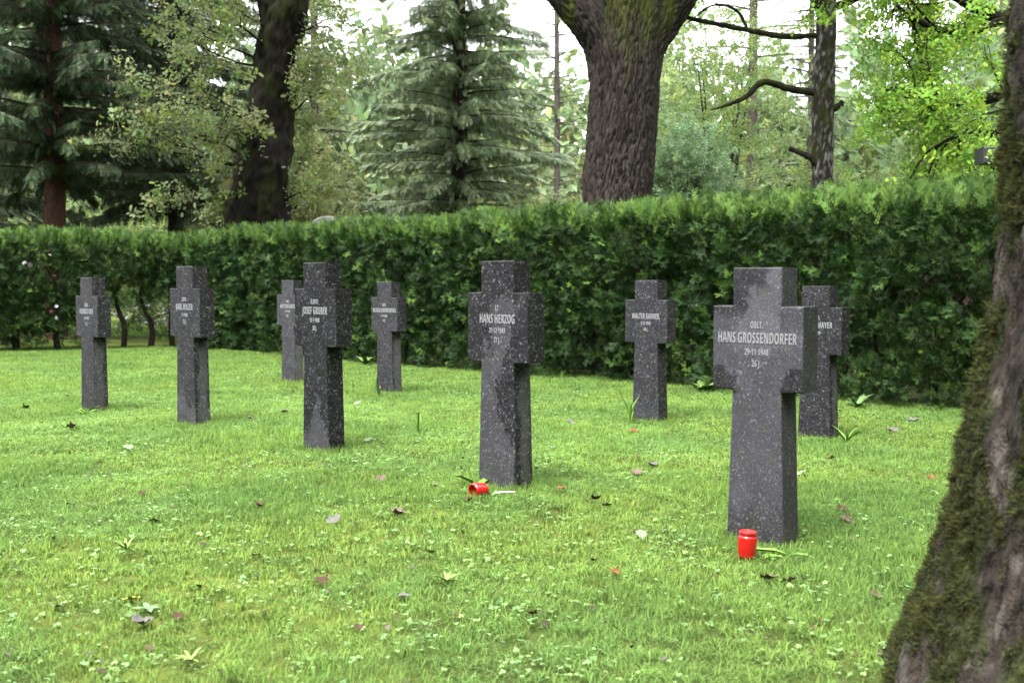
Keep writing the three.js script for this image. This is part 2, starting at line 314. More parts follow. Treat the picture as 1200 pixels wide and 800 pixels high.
// ---------------------------------------------------------------- leaf shapes
function oakLeaf(g, x, y, z, dir, nrm, L, c) { // lobed leaf along dir, blade facing nrm
  const b = V().crossVectors(dir, nrm).normalize(), prof = [[0, .03], [.15, .12], [.28, .27], [.38, .16], [.52, .34], [.64, .2], [.78, .27], [.9, .16], [1, .0]];
  const P = (u, v, w) => g.v(x + dir.x * u * L + b.x * v * L + nrm.x * w * L, y + dir.y * u * L + b.y * v * L + nrm.y * w * L, z + dir.z * u * L + b.z * v * L + nrm.z * w * L, c);
  let pl, pr, pm;
  prof.forEach(([u, v], k) => { const sag = -0.25 * u * u, l = P(u, v, sag + 0.06 * v * 2), m = P(u, 0, sag), r = P(u, -v, sag + 0.06 * v * 2); if (k) { g.q(pl, l, m, pm); g.q(pm, m, r, pr); } pl = l; pm = m; pr = r; });
}
function leafSpray(seed, n, L, kind) { // a twig about 6 L long with leaves round it
  const g = new Geo(), r = mulberry(seed);
  for (let k = 0; k < n; k++) {
    const t = (k + r()) / n, a = k * 2.4 + r(), out = V(Math.cos(a), 0.35 + 0.5 * r(), Math.sin(a)).normalize(), nrm = V((r() - .5) * .9, 1, (r() - .5) * .9); nrm.addScaledVector(out, -nrm.dot(out)).normalize();
    const kk = 0.75 + 0.5 * r(), c = [kk * (0.9 + 0.25 * r()), kk, kk * (0.8 + 0.3 * r())], y = t * L * 4;
    if (kind === 'oak') oakLeaf(g, out.x * L * .25, y, out.z * L * .25, out, nrm, L * (0.7 + 0.6 * r()), c); else plainLeaf(g, out.x * L * .2, y, out.z * L * .2, out, nrm, L * (0.7 + 0.6 * r()), L * .62, c);
  }
  return g.build();
}
const needleStrip = (g, p, d, n, L, W, c) => { // slim diamond blade
  const b = V().crossVectors(d, n).normalize(), a0 = g.v(p.x, p.y, p.z, c), l = g.v(p.x + d.x * L * .45 + b.x * W, p.y + d.y * L * .45 + b.y * W, p.z + d.z * L * .45 + b.z * W, c), r = g.v(p.x + d.x * L * .45 - b.x * W, p.y + d.y * L * .45 - b.y * W, p.z + d.z * L * .45 - b.z * W, c), e = g.v(p.x + d.x * L, p.y + d.y * L, p.z + d.z * L, c);
  g.t(a0, l, e); g.t(a0, e, r);
};
function yewSprig(seed, L) { // flat branching spray of two-ranked needles
  const g = new Geo(), r = mulberry(seed);
  for (let s = 0; s < 4; s++) {
    const main = s === 0, sg0 = s % 2 ? 1 : -1, base = main ? 0 : L * (0.08 + 0.2 * s), len = main ? L : L * 0.34 * (0.7 + 0.5 * r()), ax = main ? V(0, 1, 0) : V(sg0 * 0.75, 0.7, (r() - .5) * .35).normalize(), n = V(0, 0, 1); n.addScaledVector(ax, -n.dot(ax)).normalize();
    const side = V().crossVectors(ax, n), N = main ? 14 : 6;
    for (let k = 0; k < N; k++) for (const sg of [-1, 1]) {
      const t = (k + 0.3 + 0.4 * r()) / N, p = V(0, base, 0).addScaledVector(ax, t * len), d = V().addScaledVector(side, sg * 0.8).addScaledVector(ax, 0.5).addScaledVector(n, 0.35 * (r() - .3)).normalize();
      const k1 = 0.75 + 0.5 * r(); needleStrip(g, p, d, n, 0.029 * (1 - 0.4 * t), 0.0036, [k1, k1, k1]);
    }
  }
  return g.build();
}
function spruceSpray(seed) { // flat drooping frond about 0.6 m, built along +y, hanging towards -z
  const g = new Geo(), r = mulberry(seed), L = 0.6, N = 11;
  const at = t => V(0, t * L, -0.12 * t * t);
  for (let k = 0; k < N; k++) for (const sg of [-1, 1]) {
    const t = (k + 0.5 * r()) / N, p = at(t), len = 0.20 * (1 - 0.65 * t) * (0.7 + 0.5 * r());
    const d = V(sg * 0.85, 0.6, -0.35 - 0.4 * r()).normalize(), n = V(0, 0.3, 1).normalize();
    const k1 = 0.7 + 0.6 * r(), c = [k1, k1, k1];
    for (let q = 0; q < 5; q++) { const pp = p.clone().addScaledVector(d, len * q / 5), side = V().crossVectors(d, n).normalize(); for (const s2 of [-1, 1]) needleStrip(g, pp, V().addScaledVector(side, s2 * .6).addScaledVector(d, 0.7).addScaledVector(n, 0.25 * (r() - .5)).normalize(), n, 0.05, 0.006, c); }
  }
  return g.build();
}
for (const k of ['needle', 'leaf', 'waxy', 'dead']) mats[k].vertexColors = true;
const yewGeo = yewSprig(31, 0.21), spruceGeo = spruceSpray(33), oakSpray = leafSpray(35, 9, 0.10, 'oak'), beechSpray = leafSpray(37, 11, 0.075, 'plain'), fineSpray = leafSpray(39, 16, 0.09, 'plain');

// ---------------------------------------------------------------- hedges
const brown = [0.045, 0.034, 0.026];
function plainBark(c, v = 0.25) { return (x, y, z) => { const k = 1 + v * n3(x * 5, y * 3, z * 5); return [c[0] * k, c[1] * k, c[2] * k]; }; }
function hedge(label, a, b, height, thick, seed, o) {
  const t = thing('yew_hedge', label, 'hedge'), r = mulberry(seed), A = V(a[0], 0, a[1]), B = V(b[0], 0, b[1]), L = A.distanceTo(B), along = B.clone().sub(A).normalize(), out = V(along.z, 0, -along.x);
  if (out.z < 0) out.negate();
  t.position.copy(A); const leaves = new Copies(), shoots = new Copies();
  const loc = (u, w, y) => V(along.x * u - out.x * w, y, along.z * u - out.z * w);
  const gy = (u) => ground(A.x + along.x * u, A.z + along.z * u);
  const face = (u, y) => -0.03 + 0.06 * n3(u * 1.1, y * 1.4, seed) + 0.12 * n3(u * 3.4, y * 4.2, seed + 5) + 0.04 * n3(u * 8, y * 9, seed + 6);
  const top = u => height - 0.05 * smooth(6, 0, u) + 0.05 * n2(u * 0.7, seed) + 0.06 * n2(u * 2.3, seed + 3) + 0.03 * n2(u * 6, seed + 4);
  const dark = [0.016, 0.037, 0.011], mid = [0.028, 0.062, 0.015], tip = [0.095, 0.175, 0.032];
  const pick = q => q < 0.5 ? dark : q < 0.92 ? mid : tip;
  const clump = (u, w, y, d0, n, size) => { // sprigs fanning out from one twig end
    const base = loc(u, w, y + gy(u)), c0 = 0.75 + 0.5 * r();
    for (let q = 0; q < n; q++) {
      const d = d0.clone().add(unit(r, 0.15).multiplyScalar(0.95)).normalize();
      leaves.add(base.clone().addScaledVector(d, 0.02 + 0.04 * r()), d, r() * 6.28, size * (0.55 + 0.6 * r()), tone(pick(r() + (y > top(u) - 0.5 * r() * r() ? 0.3 : 0)), c0 * (0.65 + 0.7 * r()), (r() - .5) * .25));
    }
  };
  for (let k = 0; k < L * height * o.density; k++) { // front face: twig ends stand out unevenly
    const u = r() * L, y = Math.pow(r(), 0.94) * (top(u) - 0.04); if (o.hole(u, y, r)) continue;
    clump(u, 0.10 + 0.16 * r() * r() - face(u, y), y, out.clone().multiplyScalar(0.85).add(V(0, 0.35, 0)), 10, 0.82);
  }
  for (let k = 0; k < L * height * 120; k++) { // inner growth
    const u = r() * L, y = r() * (top(u) - 0.1); if (o.hole(u, y, r)) continue;
    clump(u, thick * (0.35 + 0.3 * r()), y, V(0, 0.6, 0), 6, 1);
  }
  for (let k = 0; k < L * height * 50; k++) { // back face
    const u = r() * L, y = Math.pow(r(), 0.94) * (top(u) - 0.04); if (o.hole(u, y, r)) continue;
    clump(u, thick - 0.1 - 0.1 * r(), y, out.clone().multiplyScalar(-0.8).add(V(0, 0.3, 0)), 8, 1);
  }
  for (let k = 0; k < L * thick * 620; k++) { // top
    const u = r() * L, w = r() * thick, y = top(u) - Math.pow(r(), 2) * 0.16;
    leaves.add(loc(u, w, y + gy(u)), V((r() - .5) * 1.1, 1, (r() - .5) * 1.1).normalize(), r() * 6.28, 0.65 + 0.6 * r(), tone(r() < 0.5 ? mid : tip, 0.75 + 0.5 * r(), (r() - .5) * .2));
  }
  for (let k = 0; k < L * o.shoots * 1.5; k++) { // fresh upright growth
    const u = r() * L, w = r() * thick * 0.95; if (n2(u * 1.7, w * 2 + seed) < r() - 0.75) continue;
    shoots.add(loc(u, w, top(u) - 0.05 + gy(u)), V((r() - .5) * .9, 1.1, (r() - .5) * .9).normalize(), r() * 6.28, V(0.45 + 0.3 * r(), 0.5 + 0.95 * r() * r(), 0.6), tone(r() < 0.22 ? mid : tip, 0.8 + 0.6 * r(), 0.04));
  }
  leaves.build('foliage', yewGeo, mats.needle, t); shoots.build('fresh_shoots', yewGeo, mats.needle, t);
  for (let u = 0.3 * r(); u < L; u += o.stemGap * (0.7 + 0.6 * r())) {
    const h = height * (0.75 + 0.2 * r()), w = thick * (0.35 + 0.3 * r()), y0 = gy(u) - 0.1, p = [loc(u, w, y0), loc(u + (r() - .5) * .1, w + (r() - .5) * .08, y0 + h * .3), loc(u + (r() - .5) * .3, w + (r() - .5) * .1, y0 + h * .65), loc(u + (r() - .5) * .5, w, y0 + h)];
    part(t, 'stem', tube(p, [o.stem * (0.8 + 0.5 * r()), o.stem * .8, o.stem * .55, 0.008], 9, 7, { paint: plainBark(brown) }), mats.bark);
  }
  return t;
}
// the long hedge runs parallel to the rows of crosses; the short one meets it at a corner and is thin below
hedge('long clipped yew hedge running behind the two rows of crosses', [7.4, -6.0], [-5.63, -19.03], 1.84, 0.95, 51,
  { density: 110, shoots: 260, stemGap: 0.62, stem: 0.028, hole: (u, y, r) => n3(u * 1.5, y * 2.2, 77) + 0.4 * n3(u * 5, y * 5, 78) > 0.62 + 0.3 * r() || (y < 0.28 && n2(u * 1.3, 5) > 0.35 + 0.5 * y && r() < 0.75) });
hedge('thinner hedge with bare stems and gaps low down', [-5.30, -19.35], [-12.6, -15.2], 1.88, 0.8, 52,
  { density: 95, shoots: 170, stemGap: 0.5, stem: 0.06, hole: (u, y, r) => n3(u * 1.3, y * 2.0, 97) + 0.4 * n3(u * 5, y * 5, 98) > 0.5 + 0.3 * r() || (u > 0.35 && u < 1.8 && y < 0.95 + 0.3 * n2(u * 2.5, 2) && r() < 0.94) || (y < 0.22 && r() < 0.6) });
console.log('hedges done');

// ---------------------------------------------------------------- trees
function grow(r, p0, d0, len, rad, level, o, tubes, tips) { // recursive limb; collects tube geometries and leaf spots
  const pts = [p0.clone()], rr = [rad], n = 4; let d = d0.clone(), p = p0.clone();
  for (let k = 1; k <= n; k++) {
    d.add(V((r() - .5) * o.wander, (r() - .5) * o.wander + o.rise, (r() - .5) * o.wander)).normalize(); p = p.clone().addScaledVector(d, len / n); pts.push(p); rr.push(rad * (1 - 0.7 * k / n));
    if (level > 0 && k >= 2) for (let b = 0; b < o.fork; b++) { const s = d.clone().add(unit(r, 0.1).multiplyScalar(o.spread)).normalize(); grow(r, p, s, len * (0.5 + 0.3 * r()), rad * (1 - 0.7 * k / n) * 0.7, level - 1, o, tubes, tips); }
    if (level <= 1) tips.push([p.clone(), d.clone()]);
  }
  tubes.push(tube(pts, rr, level > 1 ? 10 : 6, level > 1 ? 8 : 5, { paint: o.paint }));
}
function leafOut(copies, r, tips, per, reach, colors, size) {
  for (const [p, d] of tips) for (let k = 0; k < per; k++) {
    const c = colors[Math.floor(r() * colors.length)];
    copies.add(p.clone().add(unit(r).multiplyScalar(reach * Math.cbrt(r()))), d.clone().add(unit(r).multiplyScalar(1.1)).add(V(0, -0.1, 0)).normalize(), r() * 6.28, size * (0.7 + 0.6 * r()), tone(c, 0.75 + 0.5 * r(), (r() - .5) * .25));
  }
}
const ridge = (x, y, z, k, st) => { const a = Math.abs(n3(x * k, y * k / st, z * k)), b = Math.abs(n3(x * k * 2.1 + 9, y * k * 2.1 / (st * .7), z * k * 2.1)); return Math.pow(1 - a, 3) * 0.65 + Math.pow(1 - b, 3) * 0.35; };
const mossMix = (base, moss, amt) => base.map((c, q) => lerp(c, moss[q], amt));

// 1. big oak behind the hedge, forking at head height of the frame
{
  const t = thing('oak_tree', 'massive forked oak trunk with furrowed bark behind the hedge', 'tree'); t.position.set(1.51, -0.10, -14.7); t.scale.setScalar(1.08);
  const r = mulberry(61), col = [0.056, 0.046, 0.040], moss = [0.10, 0.12, 0.025];
  const bump = (x, y, z) => -0.055 * ridge(x, y, z, 14, 5) + 0.02 * n3(x * 2.5, y * 1.2, z * 2.5);
  const paint = (x, y, z, b, d) => { const k = 0.95 + 0.35 * n3(x * 9, y * 2, z * 9) + 0.55 * Math.max(0, n3(x * 26, y * 9, z * 26)), m = smooth(3.3, 4.6, y + 0.5 * n3(x * 3, y * 1.2, z * 3)) * smooth(0.0, 0.5, n3(x * 2.6 + 3, y * 0.8, z * 2.6) + 0.1); return mossMix([col[0] * k, col[1] * k, col[2] * k], moss, m * 0.85); };
  part(t, 'trunk', tube([V(-0.12, -0.2, 0), V(-0.14, 1.0, 0), V(-0.12, 2.0, 0), V(-0.05, 3.15, 0), V(0, 4.1, -.02), V(0.05, 5.0, -.05)], [0.66, 0.49, 0.43, 0.435, 0.46, 0.50], 240, 300, { bump, paint, straight: true }), mats.bark);
  const limbs = [[[V(-0.16, 3.0, 0.0), V(-0.22, 3.6, 0.02), V(-0.28, 3.95, 0.03), V(-0.45, 4.25, 0.05), V(-0.72, 4.56, 0.06), V(-1.4, 5.4, .1), V(-2.6, 7.4, .3)], [0.25, 0.27, 0.27, 0.27, 0.26, 0.24, 0.18]], [[V(0.10, 3.0, 0), V(0.16, 3.6, 0.02), V(0.23, 3.95, 0.02), V(0.39, 4.25, 0), V(0.60, 4.56, 0), V(1.1, 5.4, -.2), V(2.0, 7.6, -.8)], [0.25, 0.27, 0.27, 0.27, 0.26, 0.24, 0.17]], [[V(0.05, 4.2, -.1), V(0.1, 5.5, -.4), V(0.0, 8, -1)], [0.42, 0.34, 0.24]]];
  const tips = [], crown = new Copies();
  for (const [p, rr] of limbs) {
    const limb = part(t, 'limb', tube(p, rr, 150, 130, { bump, paint }), mats.bark);
    const e = p[p.length - 1], d = e.clone().sub(p[p.length - 2]).normalize(), tubes = [];
    for (let k = 0; k < 3; k++) grow(r, e, d.clone().add(unit(r, 0.3).multiplyScalar(0.8)).normalize(), 3.2, 0.15, 2, { wander: .5, rise: .03, fork: 1, spread: 1, paint }, tubes, tips);
    part(limb, 'branch', mergeGeometries(tubes), mats.bark);
  }
  leafOut(crown, r, tips, 14, 0.9, [[0.07, 0.12, 0.02], [0.09, 0.15, 0.03]], 1.3); crown.build('crown', oakSpray, mats.leaf, t);
}
// 2. dark leaning tree with leafy side shoots
{
  const t = thing('oak_tree', 'dark mossy leaning trunk with leafy shoots beside the spruces', 'tree'); t.position.set(-4.80, -0.08, -20.9); t.scale.setScalar(1.2);
  const r = mulberry(62), col = [0.022, 0.018, 0.014], moss = [0.030, 0.038, 0.010];
  const bump = (x, y, z) => -0.03 * ridge(x, y, z, 9, 3) + 0.07 * n3(x * 1.6, y * 1.0, z * 1.6) + 0.03 * n3(x * 5, y * 4, z * 5);
  const paint = (x, y, z) => { const k = 0.9 + 0.4 * n3(x * 8, y * 3, z * 8), m = smooth(-0.1, 0.5, n3(x * 3, y * 1.5, z * 3)); return mossMix(col.map(c => c * k), moss.map(c => c * k), m * 0.8); };
  const axis = [V(-0.02, -0.2, 0), V(0, 1.0, 0), V(0.06, 2.2, 0), V(0.17, 3.3, 0), V(0.33, 4.4, 0), V(0.52, 5.6, 0), V(0.8, 8.5, .2)];
  part(t, 'trunk', tube(axis, [0.66, 0.55, 0.47, 0.40, 0.35, 0.36, 0.28], 200, 120, { bump, paint, straight: true }), mats.bark);
  const tips = [], shoots = new Copies(), opt = { wander: .55, rise: -.03, fork: 1, spread: .9, paint };
  const crv = new THREE.CatmullRomCurve3(axis);
  for (let k = 0; k < 30; k++) {
    const y = 0.3 + 0.52 * r(), p = crv.getPoint(y), a = r() < 0.62 ? Math.PI + (r() - .5) * 2.2 : (r() - .5) * 1.8, d = V(Math.cos(a), 0.15 + 0.5 * r(), -Math.sin(a) * 0.9 + (r() < .5 ? .5 : -.2)).normalize(), tubes = [];
    p.addScaledVector(d, 0.25); grow(r, p, d, (a > 1.6 ? 1.3 : 0.8) * (0.6 + 0.7 * r()), 0.022, 1, opt, tubes, tips);
    part(t, 'branch', mergeGeometries(tubes), mats.bark);
  }
  leafOut(shoots, r, tips, 4, 0.16, [[0.16, 0.20, 0.09], [0.20, 0.23, 0.11], [0.13, 0.19, 0.045]], 0.60);
  shoots.build('crown', oakSpray, mats.leaf, t);
  const e = axis[axis.length - 1], tubes = [], tips2 = [], up = new Copies();
  for (let k = 0; k < 4; k++) grow(r, e, V((r() - .5) * 1.5, 1, (r() - .5) * 1.5).normalize(), 3.2, 0.15, 2, { ...opt, rise: .05 }, tubes, tips2);
  part(t, 'upper_branches', mergeGeometries(tubes), mats.bark, 'stuff'); leafOut(up, r, tips2, 9, 0.7, [[0.09, 0.14, 0.03]], 1.2); up.build('upper_crown', oakSpray, mats.leaf, t);
}
// conifers: whorls of drooping boughs
function conifer(name, label, x, z, o) {
  const t = thing(name, label, 'tree', o.group); t.position.set(x, -0.1, z); const r = mulberry(o.seed), fol = new Copies(), boughs = [];
  part(t, 'trunk', tube([V(0, -0.1, 0), V(0.03, o.h * .3, 0), V(0, o.h * .6, .03), V(0, o.h, 0)], [o.r, o.r * .8, o.r * .55, 0.03], 60, 20, { bump: (x, y, z) => 0.012 * n3(x * 12, y * 10, z * 12), paint: plainBark(o.bark) }), mats.bark);
  for (let y = o.from; y < Math.min(o.h - 0.3, o.to ?? 99); y += o.step * (0.8 + 0.4 * r())) {
    const R = o.R * Math.pow(1 - (y - o.from * 0.5) / o.h, 0.8), nb = o.boughs; let a0 = r() * 6.28;
    for (let k = 0; k < nb; k++) {
      const a = a0 + k / nb * 6.283 + (r() - .5) * .5, L = R * (0.5 + 0.65 * r()), dx = Math.cos(a), dz = Math.sin(a), droop = o.droop * (0.7 + 0.6 * r()), y0 = y + (r() - .5) * .6;
      const P = s => V(dx * L * s, y0 + L * (0.18 * s - droop * s * s + 0.12 * s * s * s), dz * L * s);
      boughs.push(tube([P(0), P(.35), P(.7), P(1)], [0.035, 0.025, 0.015, 0.005], 6, 5, { paint: plainBark(o.bark) }));
      const n = Math.max(5, Math.round(L * o.dense * 2.4));
      for (let q = 0; q < n; q++) {
        const s = Math.pow((q + r()) / n, 0.8) * 0.97 + 0.03, p = P(s), sg = q % 2 ? 1 : -1, d = V(dx * .75 - dz * sg * .65 * (1.1 - s * .6), -o.hang * (0.4 + 0.9 * r()) , dz * .75 + dx * sg * .65 * (1.1 - s * .6)).normalize();
        if (r() < (o.pendant ?? 0.5)) fol.add(p, V((r() - .5) * .5 + dx * .2, -1, (r() - .5) * .5 + dz * .2).normalize(), r() * 6.28, (o.size ?? 1) * 0.42 * (0.7 + 0.6 * r()), tone(o.colors[Math.floor(r() * o.colors.length)], 0.7 + 0.5 * r(), (r() - .5) * .16));
        fol.add(p, d, Math.PI / 2 - a + (r() - .5) * .9, (o.size ?? 1) * 0.5 * (0.6 + 0.6 * r()), tone(o.colors[Math.floor(r() * o.colors.length)], 0.6 + 0.75 * r(), (r() - .5) * .16));
      }
    }
  }
  for (let y = o.from; y < Math.min(o.h - 0.3, o.to ?? 99); y += 0.09) for (let k = 0; k < (o.inner ?? 0); k++) { // short twigs close to the trunk
    const a = r() * 6.283, q = 0.15 + 0.75 * r(), dx = Math.cos(a), dz = Math.sin(a);
    fol.add(V(dx * q, y + (r() - .5) * .2, dz * q), V(dx * .7 + (r() - .5) * .6, -0.4 - r(), dz * .7 + (r() - .5) * .6).normalize(), r() * 6.28, (o.size ?? 1) * (0.35 + 0.35 * r()), tone(o.colors[Math.floor(r() * o.colors.length)], 0.6 + 0.7 * r(), (r() - .5) * .16));
  }
  part(t, 'boughs', mergeGeometries(boughs), mats.bark, 'stuff'); fol.build('foliage', spruceGeo, mats.needle, t); return t;
}
const red = [0.11, 0.058, 0.042], greyBark = [0.10, 0.085, 0.075];
const deep = [[0.050, 0.076, 0.044], [0.068, 0.098, 0.056], [0.070, 0.118, 0.042]];
conifer('spruce_tree', 'dark drooping spruce with a bare reddish lower trunk', -9.05, -22, { seed: 71, h: 19, r: 0.22, bark: red, from: 3.3, to: 9.5, step: 0.36, R: 3.6, boughs: 9, droop: 0.36, hang: 1.3, dense: 17, size: 0.85, inner: 7, pendant: 0.9, colors: deep });
conifer('spruce_tree', 'dark spruce with hanging curtains beside the leaning mossy trunk', -7.7, -25.5, { seed: 72, h: 20, r: 0.2, bark: [0.04, 0.03, 0.025], from: 2.8, to: 10, step: 0.42, R: 3.3, boughs: 8, droop: 0.42, hang: 1.7, dense: 15, size: 0.9, inner: 6, pendant: 1, colors: deep });
conifer('spruce_tree', 'dark spruce filling the edge of the wood beyond the thin hedge', -13.2, -24, { seed: 73, h: 20, r: 0.22, bark: [0.05, 0.035, 0.028], from: 2.4, to: 9.5, step: 0.4, R: 3.8, boughs: 8, droop: 0.36, hang: 1.3, dense: 14, size: 0.9, inner: 6, pendant: 0.8, colors: deep });
const blue = [[0.21, 0.27, 0.165], [0.27, 0.34, 0.21], [0.28, 0.35, 0.17], [0.17, 0.22, 0.13]];
conifer('spruce_tree', 'broad blue green spruce growing beyond the hedge, tips drooping', -1.25, -26, { seed: 74, h: 19, r: 0.22, bark: [0.05, 0.035, 0.03], from: 0.7, to: 10, step: 0.42, R: 2.9, boughs: 12, droop: 0.36, hang: 1.0, dense: 20, size: 0.78, inner: 15, pendant: 0.9, colors: blue });
const pale = [[0.16, 0.19, 0.075], [0.19, 0.20, 0.08], [0.13, 0.18, 0.075]];
conifer('larch_tree', 'pale yellowish drooping conifer between the leaning trunk and the blue green spruce', -5.3, -30, { seed: 75, h: 15, r: 0.14, bark: greyBark, from: 1.0, to: 10, step: 0.5, R: 2.2, boughs: 7, droop: 0.42, hang: 1.1, dense: 4, size: 1.1, colors: pale });
conifer('larch_tree', 'slim sparse larch standing against the bright sky beside the oak', 1.75, -44, { seed: 76, h: 20, r: 0.16, bark: greyBark, from: 1.5, to: 15, step: 0.75, R: 2.6, boughs: 5, droop: 0.2, hang: 0.6, dense: 2.4, size: 1.2, colors: pale });
conifer('larch_tree', 'tall thin grey trunk with sparse pale boughs beyond the hedge', 6.85, -32, { seed: 77, h: 22, r: 0.17, bark: greyBark, from: 1.8, to: 14, step: 0.8, R: 2.5, boughs: 4, droop: 0.25, hang: 1.0, dense: 2.6, size: 1.1, colors: pale });
conifer('larch_tree', 'pale drooping conifer behind the grey flecked trunk', 9.6, -36, { seed: 78, h: 16, r: 0.15, bark: greyBark, from: 0.8, to: 11, step: 0.55, R: 2.9, boughs: 7, droop: 0.35, hang: 1.0, dense: 3.4, size: 1.2, colors: [[0.12, 0.17, 0.08], [0.15, 0.19, 0.09]] });
console.log('conifers done');
// 3. slim grey trunk with mossy side limbs
{
  const t = thing('birch_tree', 'slim grey flecked trunk with crooked mossy limbs behind the hedge', 'tree'); t.position.set(4.20, -0.06, -15.1);
  const r = mulberry(81), moss = [0.06, 0.075, 0.02];
  const bump = (x, y, z) => -0.012 * ridge(x, y, z, 22, 3) + 0.012 * n3(x * 5, y * 3, z * 5);
  const paint = (x, y, z) => { const f = smooth(0.15, 0.45, n3(x * 14, y * 20, z * 14) + 0.3 * n3(x * 3, y * 2, z * 3)), k = 0.9 + 0.3 * n3(x * 9, y * 6, z * 9), b = [0, 1, 2].map(q => lerp([0.06, 0.053, 0.045][q], [0.34, 0.33, 0.30][q], f) * k); return mossMix(b, moss, smooth(0.0, 0.5, n3(x * 4 + 8, y * 2, z * 4)) * 0.7); };
  const dark = (x, y, z) => { const k = 0.9 + 0.4 * n3(x * 9, y * 9, z * 9); return mossMix([0.05 * k, 0.042 * k, 0.034 * k], moss, smooth(-0.1, 0.4, n3(x * 5, y * 5, z * 5)) * 0.8); };
  part(t, 'trunk', tube([V(-0.02, -0.2, 0), V(0, 1.2, 0), V(0.0, 2.4, 0), V(0.0, 3.5, 0), V(0.03, 4.6, 0), V(0.05, 6, 0), V(0.2, 9, 0)], [0.22, 0.165, 0.145, 0.150, 0.135, 0.13, 0.08], 200, 60, { bump, paint, straight: true }), mats.bark);
  const limb = (p, rr, n = 'limb') => part(t, n, tube(p, rr, 40, 12, { paint: dark, bump: (x, y, z) => 0.008 * n3(x * 12, y * 12, z * 12) }), mats.bark);
  limb([V(-0.05, 4.45, 0), V(-0.55, 4.42, .05), V(-1.1, 4.5, .1), V(-1.7, 4.62, .1), V(-2.2, 4.72, .15)], [0.035, 0.04, 0.035, 0.03, 0.018]);
  limb([V(-1.05, 4.5, .1), V(-1.2, 4.75, .1), V(-1.5, 4.82, .1), V(-1.9, 4.55, .1)], [0.022, 0.02, 0.016, 0.008]);
  limb([V(-0.08, 3.68, 0), V(-0.45, 3.72, .05), V(-0.85, 3.80, .1), V(-1.05, 3.62, .1), V(-1.3, 3.5, .15), V(-1.55, 3.42, .2)], [0.05, 0.048, 0.042, 0.036, 0.022, 0.01]);
  limb([V(-0.05, 2.65, 0.02), V(-0.15, 2.78, .06), V(-0.32, 2.86, .1), V(-0.48, 2.92, .12)], [0.055, 0.045, 0.035, 0.03], 'broken_stub');
  limb([V(-0.02, 4.7, 0), V(-0.15, 4.95, .02), V(-0.4, 5.25, .05), V(-0.75, 5.7, .1), V(-1.2, 6.6, .1)], [0.075, 0.065, 0.055, 0.05, 0.03]);
  limb([V(0.05, 4.8, 0), V(0.35, 4.9, .02), V(0.7, 5.2, .05), V(1.2, 5.9, .1)], [0.06, 0.055, 0.045, 0.03]);
  limb([V(0.1, 3.45, 0.02), V(0.2, 3.5, 0.05), V(0.24, 3.56, .06)], [0.05, 0.045, 0.03], 'knot');
  const tips = [], tubes = [], crown = new Copies();
  for (let k = 0; k < 7; k++) grow(r, V(0.1 * r(), 4.9 + 3.6 * r(), 0), V((r() - .5) * 2, 0.5, (r() - .5) * 2).normalize(), 2.4, 0.05, 2, { wander: .6, rise: .0, fork: 1, spread: 1, paint: dark }, tubes, tips);
  part(t, 'branches', mergeGeometries(tubes), mats.bark, 'stuff');
  leafOut(crown, r, tips, 5, 0.5, [[0.12, 0.19, 0.035], [0.10, 0.17, 0.04]], 0.9); crown.build('crown', oakSpray, mats.leaf, t);
}
